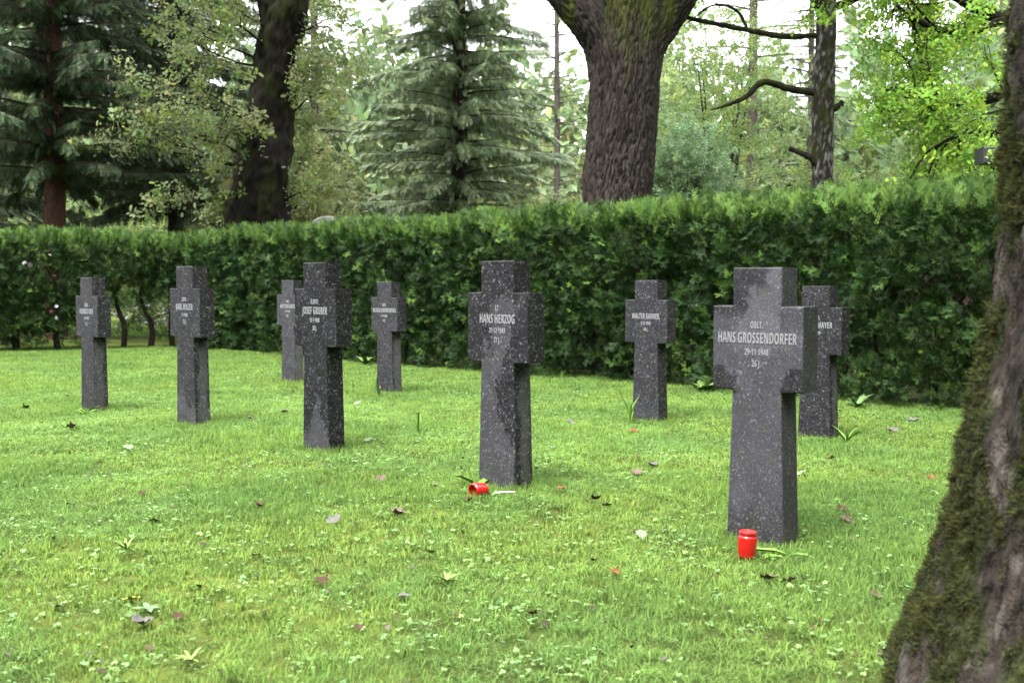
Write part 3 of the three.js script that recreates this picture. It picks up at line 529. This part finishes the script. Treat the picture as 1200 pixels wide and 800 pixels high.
// 4. bright oak reaching in with dark crooked branches
{
  const t = thing('oak_tree', 'bright yellow green oak with dark crooked branches beside the near trunk', 'tree'); t.position.set(7.9, -0.08, -14.4);
  const r = mulberry(82), col = [0.035, 0.028, 0.022];
  const paint = plainBark(col, 0.4), bump = (x, y, z) => -0.025 * ridge(x, y, z, 12, 4) + 0.02 * n3(x * 3, y * 2, z * 3);
  part(t, 'trunk', tube([V(0, -0.2, 0), V(0, 2, 0), V(-0.1, 4, 0), V(-0.1, 6.5, 0), V(0, 9, 0)], [0.42, 0.34, 0.3, 0.26, 0.16], 80, 50, { bump, paint, straight: true }), mats.bark);
  const tips = [], crown = new Copies();
  const main = [
    [[V(-0.1, 5.2, 0), V(-0.9, 5.0, .1), V(-1.7, 4.45, .2), V(-2.3, 4.65, .2), V(-2.9, 5.0, .2), V(-3.6, 5.3, .2)], [0.10, 0.085, 0.065, 0.05, 0.04, 0.02]],
    [[V(-0.1, 4.3, 0), V(-0.8, 3.95, .2), V(-1.6, 3.6, .3), V(-2.2, 3.35, .3), V(-2.8, 3.5, .3), V(-3.3, 3.55, .3)], [0.09, 0.07, 0.055, 0.045, 0.03, 0.015]],
    [[V(-0.1, 3.6, 0), V(-0.9, 3.35, .25), V(-1.35, 3.2, .3), V(-1.8, 2.75, .35), V(-2.3, 2.45, .4), V(-2.6, 2.15, .4)], [0.09, 0.07, 0.05, 0.04, 0.03, 0.012]],
    [[V(-1.35, 3.2, .3), V(-1.9, 3.0, .4), V(-2.4, 2.95, .5), V(-2.8, 2.75, .5)], [0.04, 0.032, 0.024, 0.01]],
    [[V(-1.7, 4.45, .2), V(-2.2, 4.25, .3), V(-2.7, 4.3, .3), V(-3.2, 4.55, .4)], [0.05, 0.04, 0.03, 0.012]],
    [[V(-0.1, 6.0, 0), V(-1.0, 6.3, .4), V(-2.0, 6.0, .6), V(-3.0, 6.2, .8)], [0.1, 0.08, 0.06, 0.03]],
    [[V(0, 5.5, 0), V(1.0, 6.0, .4), V(2.0, 6.2, .6)], [0.1, 0.08, 0.04]],
    [[V(0, 7, 0), V(0.4, 8, .8), V(0.6, 9, 1.6)], [0.1, 0.08, 0.04]],
  ];
  for (const [p, rr] of main) {
    p.forEach(v => { v.z += 0.2; }); const limb = part(t, 'limb', tube(p, rr.map(v => v * 1.25), 40, 10, { paint, bump: (x, y, z) => 0.012 * n3(x * 8, y * 8, z * 8) }), mats.bark);
    const c = new THREE.CatmullRomCurve3(p), tubes = [];
    for (let k = 0; k < 9; k++) { const s = 0.3 + 0.7 * r(), q = c.getPoint(s), d = c.getTangent(s).multiplyScalar(0.6).add(unit(r, -0.1).multiplyScalar(1)).add(V(0, 0, -0.45)).normalize(); grow(r, q, d, 0.95 * (0.6 + 0.7 * r()), 0.018, 1, { wander: .7, rise: .0, fork: 1, spread: 1, paint }, tubes, tips); }
    part(limb, 'branch', mergeGeometries(tubes), mats.bark);
  }
  leafOut(crown, r, tips, 4, 0.15, [[0.20, 0.35, 0.045], [0.24, 0.37, 0.05], [0.16, 0.31, 0.04]], 0.52); crown.build('crown', oakSpray, mats.leaf, t);
}
// 5. leafy shrubs and young trees filling the ground behind the hedge
function bush(name, label, x, z, o) {
  const t = thing(name, label, o.cat ?? 'bush', o.group); t.position.set(x, -0.1, z); const r = mulberry(o.seed), c = new Copies(), tubes = [];
  for (let k = 0; k < 6; k++) { const a = r() * 6.28, q = 0.4 * o.R * r(); tubes.push(tube([V(0, -0.1, 0), V(Math.cos(a) * q * .5, o.h * .4, Math.sin(a) * q * .5), V(Math.cos(a) * q * 1.4, o.h * .8, Math.sin(a) * q * 1.4)], [o.stem ?? 0.05, (o.stem ?? 0.05) * .7, 0.01], 8, 6, { paint: plainBark([0.05, 0.04, 0.032]) })); }
  tubes.forEach(g => part(t, 'stem', g, mats.bark));
  for (let k = 0; k < o.n; k++) {
    const d = unit(r), rad = Math.pow(r(), 0.4), lump = 1 + 0.28 * n3(d.x * 2.2 + o.seed, d.y * 2.2, d.z * 2.2), p = V(d.x * o.R * rad * lump, o.h * (0.5 + o.low) + d.y * o.h * (0.5 - o.low) * rad * lump, d.z * o.R * rad * lump);
    c.add(p, d.clone().add(unit(r).multiplyScalar(0.8)).normalize(), r() * 6.28, o.size * (0.7 + 0.6 * r()), tone(o.colors[Math.floor(r() * o.colors.length)], 0.75 + 0.5 * r(), (r() - .5) * .2));
  }
  c.build('foliage', o.geo ?? fineSpray, mats.leaf, t); return t;
}
const fresh = [[0.13, 0.19, 0.055], [0.16, 0.21, 0.06], [0.10, 0.16, 0.05]];
bush('leafy_bush', 'rounded grey green bush beside the forked oak', 3.75, -24, { seed: 91, R: 1.05, h: 4.6, low: 0.06, n: 2600, size: 0.75, colors: [[0.12, 0.19, 0.095], [0.15, 0.22, 0.11], [0.09, 0.16, 0.06]] });
bush('young_tree', 'light green young tree between the thin grey trunk and the forked oak', 5.4, -29, { cat: 'tree', seed: 92, R: 2.1, h: 8.6, low: 0.18, n: 1500, size: 1, colors: fresh, geo: beechSpray, stem: 0.09 });
bush('leafy_bush', 'pale leafy undergrowth below the dark spruces', -10.3, -31, { seed: 93, R: 2.6, h: 3.6, low: 0, n: 1300, size: 0.8, colors: fresh });
bush('leafy_bush', 'pale green bush behind the leaning mossy trunk', -5.0, -23.5, { seed: 94, R: 1.6, h: 4.6, low: 0, n: 1500, size: 0.9, colors: [[0.15, 0.18, 0.06], [0.18, 0.20, 0.07]] });
bush('leafy_bush', 'light green undergrowth behind the slim flecked trunk', 5.6, -19.5, { seed: 95, R: 1.8, h: 3.2, low: 0, n: 1700, size: 0.8, colors: fresh });
bush('leafy_bush', 'light undergrowth below the bright oak branches', 8.3, -19, { seed: 96, R: 1.9, h: 3.0, low: 0, n: 1600, size: 0.8, colors: fresh });
bush('leafy_bush', 'low pale bush at the foot of the blue green spruce', 0.9, -23, { seed: 97, R: 1.5, h: 2.8, low: 0, n: 1300, size: 0.8, colors: pale });
// distant wood ahead as one uncountable mass, plus foliage added behind the camera
{
  const r = mulberry(101), c = new Copies();
  for (let k = 0; k < 15000; k++) {
    const a = (r() * 2 - 1) * 0.62, d = 52 + 26 * r(), x = Math.sin(a) * d, z = -Math.cos(a) * d, cell = n2(x * 0.16, z * 0.16 + 4), open = 0.55 * Math.exp(-((x - 4.5) ** 2) / 9) + 0.45 * Math.exp(-((x - 15) ** 2) / 14), h = Math.max(3.5, 10 + 7 * cell + 3 * n2(x * 0.6, 3) - 10 * open);
    const y = Math.pow(r(), 0.8) * h, pal = cell > 0 ? [0.12, 0.17, 0.075] : [0.15, 0.19, 0.08];
    c.add(V(x, y, z), unit(r, 0.2), r() * 6.28, 5.0 + 3 * r(), tone(pal, 0.7 + 0.6 * r(), (r() - .5) * .2));
  }
  for (let k = 0; k < 12000; k++) {  // unseen darker ring, put there to block frontal sky light
    const a = 0.95 + r() * (6.283 - 1.9), d = 15 + 9 * r(), x = Math.sin(a) * d, z = -Math.cos(a) * d, h = 13 + 4 * n2(x * 0.2, z * 0.2);
    c.add(V(x, Math.pow(r(), 0.9) * h, z), unit(r, 0.2), r() * 6.28, 3.5 + 2 * r(), tone([0.06, 0.10, 0.035], 0.7 + 0.6 * r(), (r() - .5) * .2));
  }
  c.build('woodland_with_added_ring', fineSpray, mats.leaf, scene).userData.label = 'far pale green woodland plus unseen darker foliage added behind the camera to cut sky light';
}
console.log('trees done');
// 6. near trunk with root flare
{
  const t = thing('lichen_trunk_tree', 'mossy rough trunk with spreading root flare on the lawn', 'tree'); t.position.set(1.44, 0, -2.55);
  const r = mulberry(111), moss = [0.038, 0.046, 0.013], col = [0.042, 0.034, 0.028];
  const flare = (ang, y) => 1 + 0.28 * Math.exp(-Math.max(0, y) * 2.2) * (0.5 + 0.5 * Math.cos(3 * ang + 0.6));
  const bump = (x, y, z, ang) => -0.016 * ridge(x, y, z, 13, 3.5) + 0.025 * n3(x * 3, y * 2, z * 3) + 0.006 * n3(x * 25, y * 15, z * 25) + 0.30 * Math.exp(-Math.max(0, y + 0.05) * 3.0) * Math.pow(0.5 + 0.5 * Math.cos(3 * ang + 0.4), 1.5) * 0.6;
  const mossy = (x, y, z) => smooth(-0.15, 0.4, n3(x * 4, y * 2.2, z * 4) + 0.4 * n3(x * 13, y * 9, z * 13) + 0.22 - 0.12 * y);
  const paint = (x, y, z, b) => { const k = 0.85 + 0.4 * n3(x * 8, y * 3, z * 8) + 0.25 * n3(x * 40, y * 30, z * 40), li = smooth(0.35, 0.6, n3(x * 9 + 5, y * 7, z * 9)); return mossMix([0, 1, 2].map(q => lerp(col[q], [0.13, 0.115, 0.10][q], li * .6) * k), moss.map(c => c * k), mossy(x, y, z) * 0.85); };
  const axis = [V(0, -0.3, 0), V(0.0, 0.1, 0), V(0.0, 0.5, 0), V(0.02, 1.0, 0), V(0.04, 1.6, 0), V(0.06, 2.6, 0), V(0.05, 4.5, 0)];
  const geo = tube(axis, [0.62, 0.505, 0.39, 0.335, 0.305, 0.285, 0.24], 420, 260, { bump, paint, straight: true });
  const trunk = part(t, 'trunk', geo, mats.bark), mossTufts = new Copies(), p = geo.attributes.position, n = geo.attributes.normal;
  for (let k = 0; k < 42000; k++) {
    const i = Math.floor(r() * p.count), x = p.getX(i), y = p.getY(i), z = p.getZ(i); if (y > 2.6 || r() > mossy(x, y, z) * 0.9) continue;
    mossTufts.add(V(x, y, z), V(n.getX(i), n.getY(i) + 0.1, n.getZ(i)).add(unit(r).multiplyScalar(.5)).normalize(), r() * 6.28, 0.3 + 0.35 * r(), tone(moss, 0.6 + 0.8 * r(), (r() - .5) * .3));
  }
  mossTufts.build('moss', tuftGeo(24, 0.022, 0.0026, 0.035, 0.9), mats.blade, t);
  const tips = [], tubes = [], crown = new Copies();
  for (let k = 0; k < 4; k++) grow(r, V(0.05, 4.3, 0), V(Math.cos(k * 1.57) + 0.5, 0.9, Math.sin(k * 1.57)).normalize(), 2.6, 0.15, 1, { wander: .5, rise: .05, fork: 1, spread: 1, paint }, tubes, tips);
  part(t, 'upper_branches', mergeGeometries(tubes), mats.bark, 'stuff');
  leafOut(crown, r, tips, 8, 0.7, [[0.08, 0.13, 0.025]], 1.1); crown.build('crown', oakSpray, mats.leaf, t);
}

// ---------------------------------------------------------------- things beyond the hedge
const stoneMat = new THREE.MeshStandardMaterial({ map: tex(256, (u, v) => 0.75 + 0.12 * torus(u, v, 8, 8) + 0.12 * torus(u, v, 40, 40, 4)), color: new THREE.Color(0.27, 0.255, 0.24), roughness: 0.9 });
function headstone(label, x, z, w, h, d, round) {
  const t = thing('headstone', label, 'gravestone'); t.position.set(x, -0.08, z); t.rotation.y = 0.2;
  const s = new THREE.Shape(); s.moveTo(-w / 2, 0); s.lineTo(w / 2, 0); s.lineTo(w / 2, h - round); s.bezierCurveTo(w / 2, h - round * .3, w / 4, h, 0, h); s.bezierCurveTo(-w / 4, h, -w / 2, h - round * .3, -w / 2, h - round); s.closePath();
  part(t, 'stone', new THREE.ExtrudeGeometry(s, { depth: d, bevelEnabled: true, bevelSize: 0.02, bevelThickness: 0.02, bevelSegments: 3, curveSegments: 12 }), stoneMat);
  part(t, 'plinth', new THREE.BoxGeometry(w + 0.2, 0.22, d + 0.3).translate(0, 0.11, d / 2), stoneMat);
}
headstone('pale rounded gravestone rising above the hedge near the leaning trunk', -3.35, -20.2, 0.66, 2.33, 0.25, 0.28);
headstone('low flat topped pale gravestone above the hedge by the blue green spruce', -2.1, -20.6, 0.8, 2.33, 0.3, 0.06);
{
  const t = thing('lamp_post', 'dark box shaped lamp head on a post beyond the hedge', 'lamp post'); t.position.set(5.76, -0.1, -12.9); t.scale.setScalar(0.85);
  const dk = new THREE.MeshStandardMaterial({ color: new THREE.Color(0.035, 0.033, 0.04), roughness: 0.5, metalness: 0.3 });
  part(t, 'pole', new THREE.CylinderGeometry(0.04, 0.05, 3.0, 12).translate(0, 1.5, 0), dk);
  const hs = new THREE.Shape(); hs.moveTo(-0.42, 2.98); hs.lineTo(0.16, 2.98); hs.lineTo(0.16, 3.20); hs.lineTo(-0.42, 3.17); hs.closePath();
  part(t, 'lamp_head', new THREE.ExtrudeGeometry(hs, { depth: 0.28, bevelEnabled: true, bevelSize: 0.012, bevelThickness: 0.012, bevelSegments: 2 }).translate(0, 0, -0.14), dk);
}
// flowering plants seen through the hedges
function flowers(label, x, z, R, h, n, colors, seed) {
  const t = thing('flowering_bush', label, 'flower bush'); t.position.set(x, -0.08, z); const r = mulberry(seed), c = new Copies(), f = new Copies();
  for (let k = 0; k < 6; k++) part(t, 'stem', tube([V(0, -0.05, 0), V((r() - .5) * R, h * .5, (r() - .5) * R * .6), V((r() - .5) * R * 1.6, h * .9, (r() - .5) * R)], [0.015, 0.012, 0.006], 6, 5, { paint: plainBark([0.05, 0.06, 0.03]) }), mats.bark);
  for (let k = 0; k < n; k++) c.add(V((r() - .5) * 2 * R, h * (0.1 + 0.85 * r()), (r() - .5) * R), unit(r, 0.4), r() * 6.28, 0.45 + 0.3 * r(), tone([0.09, 0.15, 0.04], 0.7 + 0.6 * r()));
  for (let k = 0; k < n * 0.7; k++) f.add(V((r() - .5) * 2 * R, h * (0.35 + 0.65 * r()), (r() - .5) * R + R * .3), unit(r, 0.3), r() * 6.28, 0.4 + 0.4 * r(), tone(colors[Math.floor(r() * colors.length)], 0.8 + 0.4 * r()));
  const g = new Geo(); for (let q = 0; q < 3; q++) for (let s = 0; s < 6; s++) { const a = s / 6 * 6.28 + q, e = 0.2 + q * 0.4, d = V(Math.cos(a) * Math.cos(e), Math.sin(e), Math.sin(a) * Math.cos(e)), nn = V(-Math.cos(a) * Math.sin(e), Math.cos(e), -Math.sin(a) * Math.sin(e)); plainLeaf(g, 0, 0, 0, d, nn, 0.06, 0.05, [1, 1, 1]); }
  c.build('foliage', fineSpray, mats.leaf, t); f.build('blossoms', g.build(), mats.leaf, t);
}
flowers('pink and white flowering bush growing into the thin hedge', -8.25, -18.55, 0.8, 1.65, 70, [[0.7, 0.62, 0.68], [0.6, 0.12, 0.3], [0.75, 0.72, 0.75]], 121);
flowers('low lilac flowers seen through the gap between hedge stems', -7.0, -22.5, 1.2, 0.75, 170, [[0.55, 0.42, 0.6], [0.65, 0.6, 0.68]], 122);
flowers('pink flowering bush growing into the long hedge near the mossy trunk', 4.22, -10.15, 0.45, 1.4, 90, [[0.62, 0.32, 0.36], [0.6, 0.42, 0.45]], 123);
flowers('white and lilac flowers behind the long hedge beside the lone cross', 2.6, -12.4, 0.8, 0.9, 120, [[0.6, 0.52, 0.66], [0.7, 0.66, 0.7]], 124);

// ---------------------------------------------------------------- small things on the lawn
const redMat = new THREE.MeshPhysicalMaterial({ color: new THREE.Color(0.55, 0.010, 0.010), roughness: 0.32, transmission: 0.35, thickness: 0, side: THREE.DoubleSide });
const waxMat = new THREE.MeshStandardMaterial({ color: new THREE.Color(0.55, 0.03, 0.02), roughness: 0.6 });
const ivory = new THREE.MeshStandardMaterial({ color: new THREE.Color(0.7, 0.62, 0.5), roughness: 0.6 });
const charred = new THREE.MeshStandardMaterial({ color: new THREE.Color(0.02, 0.016, 0.014), roughness: 0.9 });
const cup = [[0.0, 0], [0.026, 0], [0.031, 0.003], [0.0325, 0.012], [0.036, 0.05], [0.0365, 0.078], [0.034, 0.084], [0.0295, 0.088], [0.0295, 0.091]].map(p => new THREE.Vector2(...p));
{
  const x = 0.895, z = -4.18, t = thing('grave_candle', 'red plastic grave candle standing upright against the grey granite cross', 'candle'); t.position.set(x, ground(x, z) + 0.004, z); t.rotation.set(0.02, 0.4, -0.03);
  part(t, 'cup', new THREE.LatheGeometry(cup, 40), redMat);
  part(t, 'lid', new THREE.LatheGeometry([[0.0295, 0.0905], [0.0325, 0.0915], [0.0325, 0.1015], [0.030, 0.104], [0.018, 0.104], [0.017, 0.1005], [0.0, 0.1005]].map(p => new THREE.Vector2(...p)), 40), redMat);
  part(t, 'wax', new THREE.CylinderGeometry(0.030, 0.027, 0.04, 24).translate(0, 0.023, 0), waxMat);
  part(t, 'wick', new THREE.CylinderGeometry(0.0015, 0.0015, 0.02, 6).translate(0, 0.053, 0), charred);
}
{
  const x = -0.155, z = -5.21, t = thing('grave_candle', 'red plastic grave candle lying on its side at the speckled cross', 'candle'); t.position.set(x, ground(x, z) + 0.034, z); t.rotation.set(0, 0.75, 1.52);
  part(t, 'cup', new THREE.LatheGeometry(cup.map(p => new THREE.Vector2(p.x, p.y * 0.85)), 40).translate(0, -0.035, 0), redMat);
  part(t, 'wax', new THREE.CylinderGeometry(0.030, 0.029, 0.02, 24).translate(0, -0.014, 0), waxMat);
  part(t, 'rim', new THREE.TorusGeometry(0.0295, 0.002, 8, 32).rotateX(Math.PI / 2).translate(0, 0.042, 0), redMat);
}
{
  const x = -0.035, z = -5.16, t = thing('plastic_strip', 'thin ivory plastic strip lying beside the toppled red candle', 'litter'); t.position.set(x, ground(x, z) + 0.03, z); t.rotation.y = 0.15;
  part(t, 'strip', tube([V(-0.045, 0, 0), V(0, 0.004, 0.003), V(0.05, 0.001, 0)], [0.004, 0.004, 0.003], 14, 8), new THREE.MeshStandardMaterial({ color: new THREE.Color(0.7, 0.62, 0.52), roughness: 0.6 }));
}
// fallen leaves: curled lobed sheets
const ANG = { brown: [0.050, 0.028, 0.016], rust: [0.125, 0.05, 0.02], yellow: [0.30, 0.28, 0.05], grey: [0.10, 0.09, 0.09], pale: [0.15, 0.19, 0.12], mauve: [0.12, 0.075, 0.07] };
function deadLeaf(seed, L, curl, c) {
  const g = new Geo(), r = mulberry(seed), N = 12, M = 6;
  const edge = u => (Math.sin(Math.PI * Math.pow(u, 0.8)) * 0.36 + 0.015) * (1 + 0.22 * Math.sin(u * 19 + seed)) + 0.01;
  for (let i = 0; i <= N; i++) for (let j = 0; j <= M; j++) { const u = i / N, v = (j / M * 2 - 1), w = edge(u) * v, k = 0.8 + 0.3 * r() - (j === M / 2 ? 0.15 : 0); g.v((u - 0.5) * L, L * (curl * (w * w * 2.2 + (u - .5) ** 2 * 0.9) + 0.03 * Math.sin(u * 9 + v * 2)), w * L, c.map(q => q * k)); }
  for (let i = 0; i < N; i++) for (let j = 0; j < M; j++) { const a = i * (M + 1) + j; g.q(a, a + 1, a + M + 2, a + M + 1); }
  return g.build();
}
const leafKinds = {
  brown: ['brown curled dead leaf lying on the grass', 'brown dead leaves on the lawn'], rust: ['small orange rust fallen leaf on the grass', 'rust fallen leaves on the lawn'], yellow: ['yellow fallen leaf on the grass', 'yellow fallen leaves on the lawn'],
  grey: ['pale grey withered leaf on the grass', 'grey withered leaves on the lawn'], pale: ['pale green fallen leaf turned underside up', 'pale underside leaves on the lawn'], mauve: ['mauve brown shrivelled leaf on the grass', 'mauve shrivelled leaves on the lawn'],
};
// kind, x, z, length, curl, tilt
const fallen = [
  ['brown', -1.115, -4.86, .075, .9], ['grey', -0.745, -4.60, .085, .5], ['mauve', -0.49, -4.72, .10, .7], ['pale', -0.95, -4.05, .06, .4], ['brown', -0.64, -3.70, .075, .8], ['mauve', 0.90, -3.84, .085, .55], ['mauve', 0.965, -3.80, .075, .5],
  ['grey', -1.10, -3.25, .085, .8], ['brown', -1.02, -3.33, .05, .7], ['yellow', -1.22, -3.50, .07, .3], ['pale', -1.42, -3.42, .07, .4], ['grey', 0.78, -6.1, .10, .5], ['rust', 0.88, -8.0, .09, .5], ['rust', -1.75, -8.5, .09, .6], ['rust', -1.52, -8.2, .07, .6],
  ['brown', -4.1, -9.3, .10, .8], ['brown', -4.15, -10.3, .09, .8], ['grey', -3.15, -11.0, .12, .5], ['mauve', -3.0, -7.5, .10, .8], ['grey', -1.9, -8.0, .08, .5], ['pale', -2.3, -6.6, .08, .4], ['grey', 0.45, -8.6, .10, .5], ['pale', -0.9, -6.9, .08, .4],
  ['mauve', 0.65, -5.75, .09, .7], ['brown', 1.5, -5.0, .08, .8], ['mauve', 1.45, -4.75, .08, .6], ['pale', 1.55, -5.9, .09, .4], ['grey', 2.9, -8.4, .12, .5], ['grey', 3.25, -8.9, .14, .4], ['rust', 0.24, -5.3, .06, .6], ['brown', 0.38, -5.05, .07, .9], ['grey', 0.43, -4.95, .06, .6],
  ['brown', -0.2, -5.0, .06, .8], ['mauve', -0.66, -5.55, .08, .6], ['mauve', -0.38, -5.35, .07, .7], ['brown', 0.30, -4.05, .05, .8], ['brown', 0.06, -3.35, .05, .7], ['rust', 0.36, -3.85, .05, .6], ['pale', 0.53, -4.5, .07, .4], ['mauve', 1.2, -3.6, .06, .7],
  ['brown', -0.45, -3.2, .05, .8], ['grey', -0.35, -3.55, .05, .5], ['pale', -1.5, -4.6, .07, .4], ['pale', -0.3, -4.1, .06, .4], ['brown', -1.75, -5.2, .06, .8], ['mauve', -0.05, -6.4, .08, .7], ['rust', 2.25, -5.9, .07, .5], ['brown', 2.0, -6.9, .08, .7], ['grey', 0.0, -7.6, .08, .4], ['pale', -1.4, -10.0, .1, .4],
];
const ownLabel = { 0: 'brown curled leaf alone in the open lawn before the cross with the dry triangle', 1: 'large pale grey leaf in the lawn before the speckled cross', 2: 'mauve and white folded leaf before the toppled candle', 5: 'shrivelled mauve leaf in front of the standing candle, beside its twin', 6: 'shrivelled mauve leaf with a raised edge in front of the grey cross',
  7: 'big grey withered leaf under a pale rosette weed', 9: 'yellow fallen leaf on the grass', 11: 'pale leaf between the speckled cross and the lone cross', 12: 'orange leaf beside the foot of the lone cross', 17: 'grey leaf near the weathered end cross', 27: 'grey leaf close to the hedge near the partly hidden cross', 28: 'long grey leaf at the hedge foot beside a leafy weed' };
fallen.forEach(([k, x, z, L, curl], i) => {
  const o = part(scene, numbered('fallen_leaf'), deadLeaf(i + 3, L * 0.85, curl, ANG[k]), mats.dead); const r = mulberry(i + 500);
  o.position.set(x, ground(x, z) + 0.021, z); o.rotation.set((r() - .5) * .7, r() * 6.28, (r() - .5) * .7); o.userData = { label: ownLabel[i] ?? leafKinds[k][0], category: 'fallen leaf', group: leafKinds[k][1] };
});
// weeds: rosettes of longer leaves
function weed(label, x, z, leaves, L, W, c, lift, seed, yaw = 0) {
  const t = thing('weed_plant', label, 'weed'); t.position.set(x, ground(x, z), z); const r = mulberry(seed);
  for (let k = 0; k < leaves; k++) {
    const a = yaw + k / Math.max(2, leaves) * 6.283 + (r() - .5) * .6, el = lift * (0.6 + 0.7 * r()), d = V(Math.cos(a) * Math.cos(el), Math.sin(el), Math.sin(a) * Math.cos(el)), n = V(-Math.cos(a) * Math.sin(el), Math.cos(el), -Math.sin(a) * Math.sin(el)), g = new Geo(), k1 = 0.8 + 0.4 * r();
    plainLeaf(g, 0, 0.012, 0, d, n, L * (0.7 + 0.6 * r()), W, c.map(q => q * k1)); part(t, 'leaf', g.build(), mats.waxy);
  }
}
const wg = [0.13, 0.26, 0.04], wy = [0.13, 0.20, 0.045], wp = [0.095, 0.155, 0.07];
weed('broad green leaf leaning beside the speckled cross', -0.17, -5.42, 2, 0.15, 0.05, wg, 0.75, 201, 2.6);
weed('pale green weed at the foot of the speckled cross', -0.215, -5.30, 5, 0.05, 0.05, wp, 0.4, 202);
weed('long green leaf lying at the foot of the grey cross', 1.06, -4.20, 2, 0.14, 0.036, wg, 0.2, 203, 0.1);
weed('small clover like weed before the grey cross', 0.99, -4.16, 7, 0.035, 0.03, wg, 0.4, 204);
weed('grassy weed sprouting before the partly hidden cross', 2.36, -7.78, 7, 0.14, 0.02, wg, 0.9, 205);
weed('pale weed before the cross close to the hedge', -1.30, -10.75, 4, 0.16, 0.04, wp, 1.1, 206);
weed('upright leafy weed beside the lone cross', 0.92, -8.6, 4, 0.2, 0.03, wg, 1.2, 207);
weed('low weed at the foot of the weathered end cross', -3.47, -8.98, 6, 0.12, 0.03, wg, 0.7, 208);
weed('yellowish rosette weed with pale leaves in the open lawn', -0.22, -3.72, 9, 0.055, 0.014, wy, 0.8, 209);
weed('yellow green tuft of slim leaves in the open lawn', -1.46, -4.15, 9, 0.065, 0.012, wy, 0.9, 210);
weed('pale rosette beside the grey withered leaf', -1.13, -3.40, 6, 0.045, 0.024, wp, 0.5, 211);
weed('low bright weed rosette near a brown dead leaf', -0.86, -2.92, 10, 0.05, 0.013, wy, 0.7, 212);
weed('large leaved weed at the foot of the long hedge', -2.0, -15.1, 11, 0.17, 0.08, [0.09, 0.15, 0.045], 0.8, 213);
weed('big leaved plant by the hedge behind the lone cross', 1.95, -11.2, 12, 0.18, 0.09, [0.09, 0.15, 0.04], 0.8, 214);
weed('leafy weed at the hedge foot near the mossy trunk', 3.1, -9.9, 12, 0.15, 0.06, [0.07, 0.13, 0.04], 0.8, 215);
weed('slim leaved weed standing behind the speckled cross', -0.62, -7.3, 4, 0.16, 0.02, wg, 1.2, 216);

shadows(scene);
renderer.render(scene, camera);
